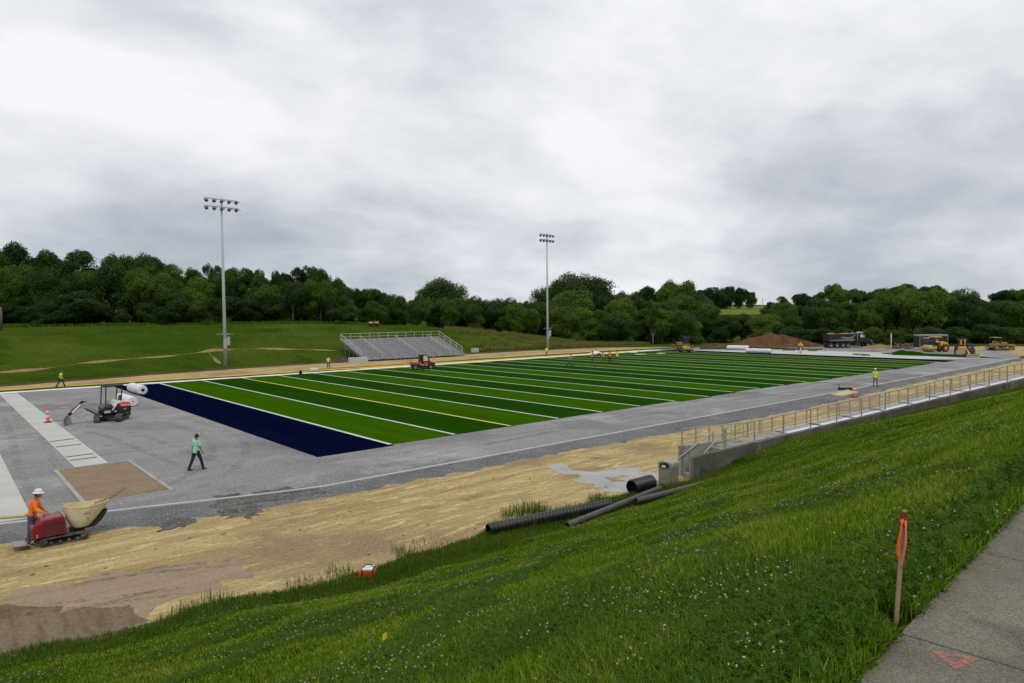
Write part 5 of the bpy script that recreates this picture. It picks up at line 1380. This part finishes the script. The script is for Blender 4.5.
lab = {'broad': 'spreading', 'tall': 'upright', 'bushy': 'bushy', 'open': 'thin see-through', 'round': 'round-headed'}
def rowt(xs_, topf, depthf, pick, mats, where, group, wr=(.7, .95), dz=-.2):
    for x in xs_:
        kind, k = r6.choice(pick); m = r6.choice(mats)
        tone = {'leaf_mid': 'green', 'leaf_dark': 'dark green', 'leaf_light': 'light green'}[m.name]
        w = r6.uniform(*wr)*(1.25 if kind == 'tall' else 1)
        plant(x+r6.uniform(-3, 3), topf(x)+r6.uniform(-1.5, 3), depthf(x)*r6.uniform(.97, 1.04), kind, k, w, m, f'{tone} {lab[kind]} tree {where}', group, dz)
# wood behind the rise: back row gives the skyline, front row fills down to the grass
rowt([-80, -62, -45, -30, -16, 10, 26, 41, 58, 74, 92, 112, 126, 142, 158, 170, 186, 202, 216, 230, 246, 262, 276, 290, 304, 318, 332, 345], skyl, lambda x: 150+x*.03, [('broad', 0), ('broad', 1), ('tall', 0), ('tall', 1), ('broad', 0)], [L_DARK, L_MID, L_MID, L_DARK], 'at the back of the wood behind the left grassy rise', GL, (.55, .72))
rowt(range(-84, 350, 13), lambda x: skyl(x)+16+8*math.sin(x*.21), lambda x: 138+x*.05, [('bushy', 0), ('bushy', 1), ('broad', 1), ('bushy', 0)], [L_DARK, L_MID, L_MID, L_LITE], 'fronting the wood behind the left grassy rise', GL, (.62, .9))
rowt(range(-80, 352, 10), lambda x: 304+9*math.sin(x*.37)+5*math.sin(x*.13), lambda x: 131+x*.06, [('bushy', 0), ('bushy', 1), ('broad', 0)], [L_DARK], 'as undergrowth below the tall wood on the left', 'undergrowth below the left wood', (1.1, 1.6), -.5)
rowt(range(356, 560, 12), lambda x: skyl(x) if x < 520 else 299, lambda x: 172+(x-356)*.05, [('broad', 0), ('bushy', 1), ('broad', 1)], [L_MID, L_DARK], 'at the back of the wood behind the grandstand', GL, (.7, .95))
rowt(range(352, 566, 11), lambda x: 303+3*math.sin(x*.3), lambda x: 162+(x-352)*.06, [('bushy', 0), ('bushy', 1)], [L_DARK, L_MID, L_MID], 'fronting the wood behind the grandstand', GL, (.8, 1.15))
# singles
plant(443, 279, 215, 'round', 0, .98, L_DARK, 'single round dark tree rising above the wood behind the grandstand', None)
plant(580, 274.5, 205, 'round', 0, 1.22, L_DARK, 'large domed dark tree, tallest beyond the turf, right of the second floodlight mast', None, rz=.6)
plant(557, 283, 212, 'round', 0, 1.05, L_DARK, 'domed dark tree just left of the largest domed one', None, rz=2.2)
plant(575, 290, 190, 'bushy', 0, 1.15, L_MID, 'mid-green bushy tree in front of the largest domed tree', None)
plant(676, 281, 215, 'broad', 1, .8, L_MID, 'tallest mid-green tree on the skyline of the centre wood', None)
plant(837, 284, 250, 'broad', 0, .8, L_MID, 'tree rising highest on the skyline above the dump truck', None)
plant(653, 303, 166, 'open', 0, .55, L_MID, 'slender tree with a pale trunk at the edge of the centre wood', None, bark=m_pale)
# centre wood
SKY_M = [(600, 276), (612, 292), (628, 290), (640, 286), (660, 283), (690, 290), (705, 289), (722, 287), (742, 286), (752, 291), (760, 304), (770, 304), (782, 297), (800, 292), (815, 292), (826, 290), (836, 286), (855, 290), (880, 287), (920, 285), (943, 287), (955, 296), (975, 299), (990, 300), (998, 287), (1012, 291), (1030, 289), (1110, 285)]
MX, MT = zip(*SKY_M)
skym = lambda x: float(np.interp(x, MX, MT))
rowt([612, 626, 640, 654, 664, 690, 700], lambda x: skym(x)+1, lambda x: 228, [('broad', 0), ('broad', 1), ('tall', 0)], [L_DARK, L_MID], 'on the skyline of the centre wood', GM, (.75, 1.0))
rowt([702, 712, 722, 732, 742, 749], lambda x: skym(x), lambda x: 372, [('bushy', 0), ('bushy', 1), ('bushy', 0)], [L_DARK], 'in the dark row above the pale hay meadow', 'trees above the meadow', (.8, 1.1))
rowt(range(566, 716, 11), lambda x: 300+4*math.sin(x*.23), lambda x: 186, [('bushy', 0), ('bushy', 1), ('broad', 0)], [L_MID, L_DARK, L_LITE], 'in the middle row of the centre wood', GM, (.85, 1.15))
rowt(range(562, 770, 10), lambda x: 312+5*math.sin(x*.31)+(4 if x > 705 else 0), lambda x: 170, [('bushy', 0), ('bushy', 1)], [L_MID, L_DARK, L_MID, L_LITE], 'in the front row of the centre wood', GM, (.9, 1.3))
# right wood
rowt(range(764, 1120, 11), skym, lambda x: 285, [('broad', 0), ('broad', 1), ('tall', 1), ('broad', 0)], [L_DARK, L_DARK, L_MID], 'on the skyline of the far right hill', GH, (.85, 1.2))
rowt(range(768, 1120, 13), lambda x: 303+4*math.sin(x*.19), lambda x: 225, [('bushy', 0), ('broad', 1)], [L_MID, L_DARK], 'on the hillside behind the dump truck and trailer', GH, (.95, 1.25))
rowt(range(770, 880, 10), lambda x: 312+5*math.sin(x*.27), lambda x: 176, [('bushy', 0), ('bushy', 1)], [L_LITE, L_MID, L_MID], 'directly behind the dirt mound and dump truck', GR, (.9, 1.25))
rowt(range(872, 970, 13), lambda x: 294+6*math.sin(x*.11), lambda x: 168, [('broad', 0), ('bushy', 1), ('broad', 1)], [L_MID, L_LITE, L_MID], 'tall behind the trailer and roller', GR, (.85, 1.1))
rowt(range(960, 1120, 14), lambda x: 304+5*math.sin(x*.2), lambda x: 162, [('broad', 0), ('bushy', 1), ('bushy', 0)], [L_MID, L_DARK], 'tall behind the bulldozer at the right', GR, (.85, 1.1))
rowt(range(775, 1120, 10), lambda x: 329+4*math.sin(x*.4), lambda x: 153 if x > 880 else 160, [('bushy', 0), ('bushy', 1)], [L_DARK, L_DARK, L_MID], 'as dark undergrowth behind the machines', 'undergrowth behind the machines', (1.2, 1.7), -.6)
plant(920, 289, 160, 'broad', 1, 1.05, L_LITE, 'broad light green tree, largest crown directly above the dark trailer', None)
# distant house roof, mast
hs_ = at_depth(489, 303, 260); hz_ = float(hgt(hs_[0], hs_[1]))
hu = thing('house', 'distant house with a pale roof showing above the trees left of the second mast', 'house', (hs_[0], hs_[1], hz_), RTH)
zt = at_depth(489, 301.5, 260)[2]-hz_
b = MB(); b.box((0, 0, (zt-1.8)/2), (8.5, 7, zt-1.8)); b.build('wall', mat('brick_wall', (.19, .13, .10), .9), hu)
b = MB(); b.prism([(-3.9, zt-1.8), (0, zt), (3.9, zt-1.8)], -4.6, 4.6, Matrix.Rotation(math.pi/2, 4, 'Z')); b.build('roof', mat('pale_metal_roof', (.50, .51, .54), .4), hu)
b = MB(); b.box((2, -3.52, zt-3), (1.2, .06, 1.2)); b.build('window', m_glass, hu)
a_ = at_depth(762.5, 306, 300); az = float(hgt(a_[0], a_[1])); ztp = at_depth(762.5, 297.5, 300)[2]
rm = thing('radio_mast', 'thin distant mast on the skyline right of the hay meadow', 'mast', (a_[0], a_[1], az)); MB().tube([(0, 0, 0), (0, 0, ztp-az)], .14, 6).build('pole', m_gal, rm)
MB().bar((-.9, 0, ztp-az-1.2), (.9, 0, ztp-az-1.2), .12).build('crossbar', m_gal, rm)

# ------------------------------------------------------------------ grass
def stuff(o): o['kind'] = 'stuff'; return o
def mat_blade(name, stops, hue_noise=.9):
    m, nt, b = new_mat(name)
    g = nt.nodes.new('ShaderNodeNewGeometry'); v = coords(nt, (.35, 1.5, 1))
    n1 = noise(nt, v, hue_noise, 4, .6)
    ad = nt.nodes.new('ShaderNodeMath'); ad.operation = 'MULTIPLY'; ad.inputs[1].default_value = .45; nt.links.new(g.outputs['Random Per Island'], ad.inputs[0])
    ad2 = nt.nodes.new('ShaderNodeMath'); ad2.operation = 'MULTIPLY_ADD'; ad2.inputs[1].default_value = .75; nt.links.new(n1, ad2.inputs[0]); nt.links.new(ad.outputs[0], ad2.inputs[2])
    c = cramp(nt, ad2.outputs[0], stops)
    nt.links.new(c, b.inputs['Base Color']); b.inputs['Roughness'].default_value = .6; b.inputs['Specular IOR Level'].default_value = .05
    t = nt.nodes.new('ShaderNodeBsdfTranslucent'); mx = nt.nodes.new('ShaderNodeMixShader'); nt.links.new(c, t.inputs['Color']); mx.inputs[0].default_value = .3
    nt.links.new(b.outputs[0], mx.inputs[1]); nt.links.new(t.outputs[0], mx.inputs[2]); nt.links.new(mx.outputs[0], nt.nodes['Material Output'].inputs['Surface'])
    return m
B_GR = mat_blade('grass_blade', [(.20, (.026, .066, .003)), (.42, (.078, .165, .006)), (.62, (.150, .255, .012)), (.86, (.33, .34, .06))])
B_TALL = mat_blade('tall_grass_blade', [(.25, (.034, .074, .005)), (.55, (.075, .14, .010)), (.9, (.145, .19, .03))])
B_CLO = mat_blade('clover_leaf', [(.25, (.026, .060, .005)), (.6, (.050, .105, .009)), (.9, (.078, .138, .014))])
B_DRY = mat_blade('dry_weed', [(.25, (.085, .115, .02)), (.55, (.16, .175, .04)), (.9, (.28, .24, .08))], .3)
def sample_bank(n, p=.45, rmin=2.2, rmax=34, ang=66):
    out = []
    got = 0
    while got < n:
        u = RNG.random(2*n); e = p
        r = (rmin**e+u*(rmax**e-rmin**e))**(1/e)
        a = YAW+R(ang)*(2*RNG.random(2*n)-1)
        x, y = r*np.sin(a), r*np.cos(a)
        ok = (y > y_crest(x)-.14) & (y < y_foot(x)-.02)
        P = np.stack([x, y, r], -1)[ok]; out.append(P); got += len(P)
    P = np.concatenate(out)[:n]
    return P[:, 0], P[:, 1], P[:, 2]
def blades(name, x, y, z, h, w, m, lean=.5, segs=2):
    n = len(x); a = RNG.uniform(0, 2*np.pi, n); la = RNG.uniform(0, 2*np.pi, n); le = np.abs(RNG.normal(0, lean, n))*h
    h = h/np.sqrt(1+(le/h)**2)
    dx, dy = np.cos(a)*w/2, np.sin(a)*w/2; lx, ly = np.cos(la)*le, np.sin(la)*le
    b0 = np.stack([x-dx, y-dy, z-.01], -1); b1 = np.stack([x+dx, y+dy, z-.01], -1)
    if segs == 1:
        t = np.stack([x+lx, y+ly, z+h], -1)
        V = np.stack([b0, b1, t], 1).reshape(-1, 3); F = np.arange(3*n).reshape(-1, 3)
    else:
        m0 = np.stack([x-dx*.8+lx*.3, y-dy*.8+ly*.3, z+h*.6], -1); m1 = np.stack([x+dx*.8+lx*.3, y+dy*.8+ly*.3, z+h*.6], -1)
        t = np.stack([x+lx, y+ly, z+h], -1)
        V = np.stack([b0, b1, m0, m1, t], 1).reshape(-1, 3)
        o = 5*np.arange(n)[:, None]
        F = np.concatenate([o+[0, 1, 3], o+[0, 3, 2], o+[2, 3, 4]], 1).reshape(-1, 3)
    return stuff(np_obj(name, V, F, m))
NB = 420000
x, y, r = sample_bank(NB)
cl = .5+.5*vnoise(x, y, .55, 8)                                  # tufts
h = (.035+.075*RNG.random(NB))*(.6+.8*cl)*(1-.45*np.clip((y-4.5)/3, 0, 1))
w = .0035+.00105*r
SQ = at(894.5, 630, 5.60); SV = -SQ[:2]/np.hypot(SQ[0], SQ[1])
def clear(x, y):
    """trodden spot in front of the survey stake"""
    dx, dy = x-SQ[0]-SV[0]*.10, y-SQ[1]-SV[1]*.10
    return dx*dx+dy*dy > .13**2
ok = clear(x, y); x, y, r, h, w = x[ok], y[ok], r[ok], h[ok], w[ok]
nr = r < 9
blades('grass', x[nr], y[nr], bank(x[nr], y[nr]), h[nr], w[nr], B_GR, .7)
blades('grass', x[~nr], y[~nr], bank(x[~nr], y[~nr]), h[~nr], w[~nr], B_GR, .7, 1)
# unmown band at the foot and along the ramp wall
NT = 90000
xx = RNG.uniform(-9, 27.5, NT); d = np.abs(RNG.normal(0, .75, NT)); yy = y_foot(xx)+.12-d
dens = .5+.5*vnoise(xx, yy, .8, 11); wid = 1.55+.5*vnoise(xx, xx*0, 2.6, 4)
ok = (d < wid) & (RNG.random(NT) < .35+.65*dens) & ~((xx > 24.7) & (yy > 16.5))
xx, yy, dens = xx[ok], yy[ok], dens[ok]
hh = (.06+.17*RNG.random(len(xx))**1.5)*(.55+.7*dens)
blades('tall_grass', xx, yy, np.maximum(bank(xx, yy), -.01), hh, .010+.010*RNG.random(len(xx)), B_TALL, .55, 2)
# tall tufts round the pipes, bin and wall
def tuft(cx, cy, n, rad, h0, m=B_TALL, lean=.5, w=.014):
    a = RNG.uniform(0, 6.28, n); q = rad*np.sqrt(RNG.random(n)); X, Y = cx+q*np.cos(a), cy+q*np.sin(a)
    return X, Y, h0*(.25+.6*RNG.random(n)**1.5), np.full(n, w)*(.7+.6*RNG.random(n))
TX = []
for px, py, n, rad, h0 in [(497, 527, 60, .35, .5), (511, 517, 130, .45, .75), (522, 514, 160, .5, .85), (532, 512, 160, .45, .8), (543, 512, 110, .5, .6), (538, 527, 140, .5, .55), (522, 529, 120, .5, .5), (552, 518, 120, .6, .5), (575, 508, 90, .5, .35), (594, 500, 120, .4, .55), (603, 498, 80, .4, .4), (640, 495, 100, .5, .3), (668, 491, 140, .35, .5), (676, 491, 160, .4, .55), (684, 489, 80, .35, .35), (305, 585, 120, .5, .4), (338, 574, 110, .4, .45), (404, 556, 70, .3, .55), (398, 552, 40, .25, .5), (430, 545, 120, .7, .3), (180, 617, 120, .5, .45), (208, 606, 140, .6, .5), (360, 584, 50, .3, .28), (386, 581, 90, .3, .36), (372, 590, 80, .4, .25)]:
    P = at(px, py); TX.append(tuft(P[0], P[1]-.05, n, rad, h0))
X = np.concatenate([t[0] for t in TX]); Y = np.concatenate([t[1] for t in TX]); Hh = np.concatenate([t[2] for t in TX]); Ww = np.concatenate([t[3] for t in TX])
blades('tall_grass', X, Y, np.maximum(bank(X, Y), 0), Hh, Ww, B_TALL, .45, 2)
# clover leaves and flowers
def leaflets(name, x, y, z, s, m, k=3, tilt=.35):
    n = len(x); V = []; a0 = RNG.uniform(0, 6.28, n)
    tx, ty = RNG.normal(0, tilt, n), RNG.normal(0, tilt, n)
    for i in range(k):
        a = a0+2*np.pi*i/k
        def pt(rr, da):
            px, py = rr*s*np.cos(a+da), rr*s*np.sin(a+da); return np.stack([x+px, y+py, z+px*tx+py*ty], -1)
        V.append(np.stack([pt(0.03, 0), pt(.75, -.48), pt(1.05, 0), pt(.75, .48)], 1))
    V = np.stack(V, 1).reshape(-1, 3); return stuff(np_obj(name, V, np.arange(len(V)).reshape(-1, 4), m))
x, y, r = sample_bank(150000, .5, 2.2, 17)
pn = vnoise(x, y, 1.1, 21)+.5*vnoise(x, y, .4, 5)+.45*np.clip((8-r)/6, -1, 1)
ok = (pn > -.05) & clear(x, y); x, y, r = x[ok], y[ok], r[ok]
leaflets('clover', x, y, bank(x, y)+.02+.06*RNG.random(len(x)), .010+.0016*r+.006*RNG.random(len(x)), B_CLO)
x, y, r = sample_bank(10500, .75, 2.4, 22)
pn = vnoise(x, y, 1.1, 21)+.6*vnoise(x, y, .33, 9)
ok = (pn > .27) | (RNG.random(len(x)) < .08); x, y, r = x[ok], y[ok], r[ok]; n = len(x)
zc = bank(x, y)+.055+.06*RNG.random(n); rad = (.0042+.0042*RNG.random(n))*(1+.032*r)
oc = np.array([(1, 0, 0), (-1, 0, 0), (0, 1, 0), (0, -1, 0), (0, 0, 1), (0, 0, -1), (.6, .6, .6), (-.6, .6, .6), (.6, -.6, .6), (-.6, -.6, .6)])
import bmesh
tb_ = bmesh.new(); bmesh.ops.create_icosphere(tb_, subdivisions=1, radius=1.0); iv = np.array([v.co[:] for v in tb_.verts]); fi = np.array([[v.index for v in f.verts] for f in tb_.faces]); tb_.free()
V = (np.stack([x, y, zc], -1)[:, None, :]+iv[None]*rad[:, None, None]*(1+.25*RNG.normal(size=(n, len(iv), 1)))).reshape(-1, 3)
F = (np.arange(n)[:, None, None]*len(iv)+fi[None]).reshape(-1, 3)
stuff(np_obj('clover_flowers', V, F, mat('clover_white', (.33, .32, .22), .8, var=.3, scale=20)))
# coarse bright tufts scattered in the near grass
cxs, cys, crs = sample_bank(420, .7, 2.6, 13); TT = []
for i in range(len(cxs)):
    if clear(cxs[i], cys[i]): TT.append(tuft(cxs[i], cys[i], RNG.integers(7, 16), .06+.05*RNG.random(), .08+.11*RNG.random(), w=.009))
X, Y, Hh, Ww = (np.concatenate([t[k] for t in TT]) for k in range(4)); ok = (Y > y_crest(X)-.1) & clear(X, Y); X, Y, Hh, Ww = X[ok], Y[ok], Hh[ok], Ww[ok]
blades('coarse_grass', X, Y, bank(X, Y), Hh, Ww, B_GR, .8, 2)
# broad weeds along the sidewalk edge
xw = RNG.uniform(2.0, 9.5, 900); yw = y_crest(xw)-.06+np.abs(RNG.normal(0, .30, 900)); yw = np.where(clear(xw, yw), yw, yw+.35)
hw = .05+.16*RNG.random(900)*np.exp(-(yw-y_crest(xw))*1.2)
px_, py_, pz_, ps_ = [], [], [], []
for i in range(900):
    k = RNG.integers(4, 9)
    for j in range(k):
        px_.append(xw[i]+RNG.normal(0, .03)); py_.append(yw[i]+RNG.normal(0, .03)); pz_.append(hw[i]*(j+1)/k); ps_.append(.016+.016*RNG.random())
px_, py_, pz_, ps_ = map(np.array, (px_, py_, pz_, ps_))
leaflets('broadleaf_weeds', px_, py_, bank(px_, py_)+pz_, ps_, B_CLO, 4, .6)
X = RNG.uniform(1.8, 9, 5000); Y = y_crest(X)-.12+np.abs(RNG.normal(0, .12, 5000)); ok = clear(X, Y); X, Y = X[ok], Y[ok]; blades('edge_grass', X, Y, bank(X, Y)-.0, .06+.12*RNG.random(len(X)), .004+.005*RNG.random(len(X)), B_GR, .8, 2)
# tall weeds on the far rough ground, and along the wood edge
X, Y, Z = [], [], []
n = 42000
X = RNG.uniform(76, 132, n); fy = foot_far(X); Y = fy+2.0+RNG.random(n)**1.3*22
dn = vnoise(X, Y, 4, 3)+.6*vnoise(X, Y, 1.3, 7); ok = dn > np.interp(X, [76, 96, 112], [.75, .05, -.6]); X, Y = X[ok], Y[ok]
blades('rough_grass', X, Y, hgt(X, Y), .35+.6*RNG.random(len(X)), .10+.06*RNG.random(len(X)), B_DRY, .4, 1)
n = 26000
t_ = RNG.random(n); q = RNG.random(n)
E0, E1 = at_depth(-80, 330, 122), at_depth(360, 330, 154)
X = E0[0]+(E1[0]-E0[0])*t_+RNG.normal(0, 1.5, n); Y = E0[1]+(E1[1]-E0[1])*t_+RNG.normal(0, 1.5, n)
blades('rough_grass', X, Y, hgt(X, Y), .25+.5*RNG.random(n), .12+.05*RNG.random(n), B_TALL, .4, 1)
# loose stones on the gravel strip, clods on the dirt
n = 9000; X = RNG.uniform(-2, 60, n); Y = np.interp(X, [-2, 1.6, 5.1, 11.8, 19.6, 60], [28.0, 28.4, 27.4, 26.0, 25.9, 25.4])+RNG.normal(0, .55, n); sz = .012+.03*RNG.random(n)**2.5
V = (np.stack([X, Y, sz*.4], -1)[:, None, :]+iv[None]*sz[:, None, None]*(1+.3*RNG.normal(size=(n, len(iv), 1)))*np.array([1, 1, .7])).reshape(-1, 3)
stuff(np_obj('gravel_stones', V, (np.arange(n)[:, None, None]*len(iv)+fi[None]).reshape(-1, 3), mat('grey_stone', (.24, .24, .24), .9, var=.5, scale=9)))
n = 1500; X = RNG.uniform(-6, 40, n); Y = RNG.uniform(18, 26, n); ok = vnoise(X, Y, 1.2, 3) > .1; X, Y = X[ok], Y[ok]; n = len(X); sz = .012+.04*RNG.random(n)**4
V = (np.stack([X, Y, sz*.4], -1)[:, None, :]+iv[None]*sz[:, None, None]*(1+.3*RNG.normal(size=(n, len(iv), 1)))*np.array([1.2, 1, .6])).reshape(-1, 3)
stuff(np_obj('dirt_clods', V, (np.arange(n)[:, None, None]*len(iv)+fi[None]).reshape(-1, 3), mat('earth_clod', (.26, .19, .105), .95, var=.4, scale=5)))

# ------------------------------------------------------------------ sky, sun, camera
SUN_EL, SUN_AZ = R(58), R(200)
w = bpy.data.worlds.new('World'); SC.world = w; w.use_nodes = True
nt = w.node_tree; nt.nodes.clear(); N = nt.nodes.new; Lk = nt.links.new
out = N('ShaderNodeOutputWorld'); sky = N('ShaderNodeTexSky'); sky.sky_type = 'NISHITA'; sky.sun_disc = False
sky.sun_elevation = SUN_EL; sky.sun_rotation = SUN_AZ
bg1 = N('ShaderNodeBackground'); bg1.inputs['Strength'].default_value = .08; Lk(sky.outputs[0], bg1.inputs['Color'])
tc = N('ShaderNodeTexCoord'); sp = N('ShaderNodeSeparateXYZ'); Lk(tc.outputs['Generated'], sp.inputs[0])
def mth(op, a, b=None):
    n = N('ShaderNodeMath'); n.operation = op
    for i, v in enumerate((a, b)):
        if v is None: continue
        if hasattr(v, 'links'): Lk(v, n.inputs[i])
        else: n.inputs[i].default_value = v
    return n.outputs[0]
dz = mth('ADD', mth('MAXIMUM', sp.outputs[2], 0.0), .42)
cx = N('ShaderNodeCombineXYZ'); Lk(mth('DIVIDE', sp.outputs[0], dz), cx.inputs[0]); Lk(mth('DIVIDE', sp.outputs[1], dz), cx.inputs[1]); Lk(mth('MULTIPLY', sp.outputs[2], 1.9), cx.inputs[2])
mp = N('ShaderNodeMapping'); Lk(cx.outputs[0], mp.inputs[0]); mp.inputs['Rotation'].default_value = (0, 0, YAW); mp.inputs['Location'].default_value = (3.1, 1.7, 0)
mp.inputs['Scale'].default_value = (.85, 1.0, 1)
n1 = noise(nt, mp.outputs[0], 1.05, 5, .48, .25); n2 = noise(nt, mp.outputs[0], 3.4, 6, .56, .2)
cl = mth('ADD', mth('MULTIPLY', n1, .66), mth('MULTIPLY', n2, .34))
def glow(px, py, width, amt):
    """a thinner or thicker part of the cloud deck in one direction"""
    d = ray(px, py); d = d/np.linalg.norm(d)
    vm = N('ShaderNodeVectorMath'); vm.operation = 'DISTANCE'; vm.inputs[1].default_value = tuple(d); Lk(tc.outputs['Generated'], vm.inputs[0])
    q = mth('DIVIDE', vm.outputs['Value'], width); g_ = mth('POWER', 2.718, mth('MULTIPLY', mth('MULTIPLY', q, q), -1.0))
    return mth('MULTIPLY', g_, amt)
for a_ in ((540, 226, .12, .06), (560, 150, .30, -.035), (330, 200, .30, -.035), (900, 230, .30, -.03), (120, 60, .40, .015), (560, 60, .5, .02), (40, 230, .25, -.03), (640, 262, .12, .06)): cl = mth('ADD', cl, glow(*a_))
cl = mth('ADD', mth('MULTIPLY', cl, 1.10), -.062)
col = cramp(nt, cl, [(.28, (.42, .45, .505)), (.36, (.53, .56, .612)), (.44, (.665, .69, .73)), (.51, (.81, .825, .85)), (.59, (.945, .95, .96))])
# the cloud base grows darker towards the horizon and brighter overhead
el = cramp(nt, sp.outputs[2], [(.0, (.96, .97, .99)), (.08, (.93, .94, .965)), (.22, (.98, .98, .99)), (.42, (1.06, 1.06, 1.065)), (.8, (1.16, 1.15, 1.13))])
cloud = mixc(nt, 1.0, col, el, 'MULTIPLY')
bg2 = N('ShaderNodeBackground'); bg2.inputs['Strength'].default_value = 1.01; Lk(cloud, bg2.inputs['Color'])
mx = N('ShaderNodeMixShader'); mx.inputs[0].default_value = .96; Lk(bg1.outputs[0], mx.inputs[1]); Lk(bg2.outputs[0], mx.inputs[2]); Lk(mx.outputs[0], out.inputs['Surface'])
sd = bpy.data.lights.new('sun', 'SUN'); sd.energy = .9; sd.angle = R(14); sd.color = (1, .96, .90)
so = bpy.data.objects.new('sun', sd); COL.objects.link(so)
dirv = Vector((math.sin(SUN_AZ)*math.cos(SUN_EL), math.cos(SUN_AZ)*math.cos(SUN_EL), math.sin(SUN_EL)))
so.rotation_euler = dirv.to_track_quat('Z', 'Y').to_euler()
cd = bpy.data.cameras.new('camera'); co = bpy.data.objects.new('camera', cd); COL.objects.link(co)
cd.sensor_fit = 'HORIZONTAL'; cd.sensor_width = 36; cd.lens = FPX/1024*36; cd.clip_start = .1; cd.clip_end = 4000
Mx = Matrix((RT, UP, -FW)).transposed().to_4x4(); Mx.translation = CAM; co.matrix_world = Mx
SC.camera = co
SC.view_settings.view_transform = 'Standard'; SC.view_settings.look = 'None'; SC.view_settings.exposure = 0; SC.view_settings.gamma = 1
SC.view_settings.use_curve_mapping = False
SC.cycles.use_denoising = True
SC.cycles.max_bounces = 6; SC.cycles.transparent_max_bounces = 8
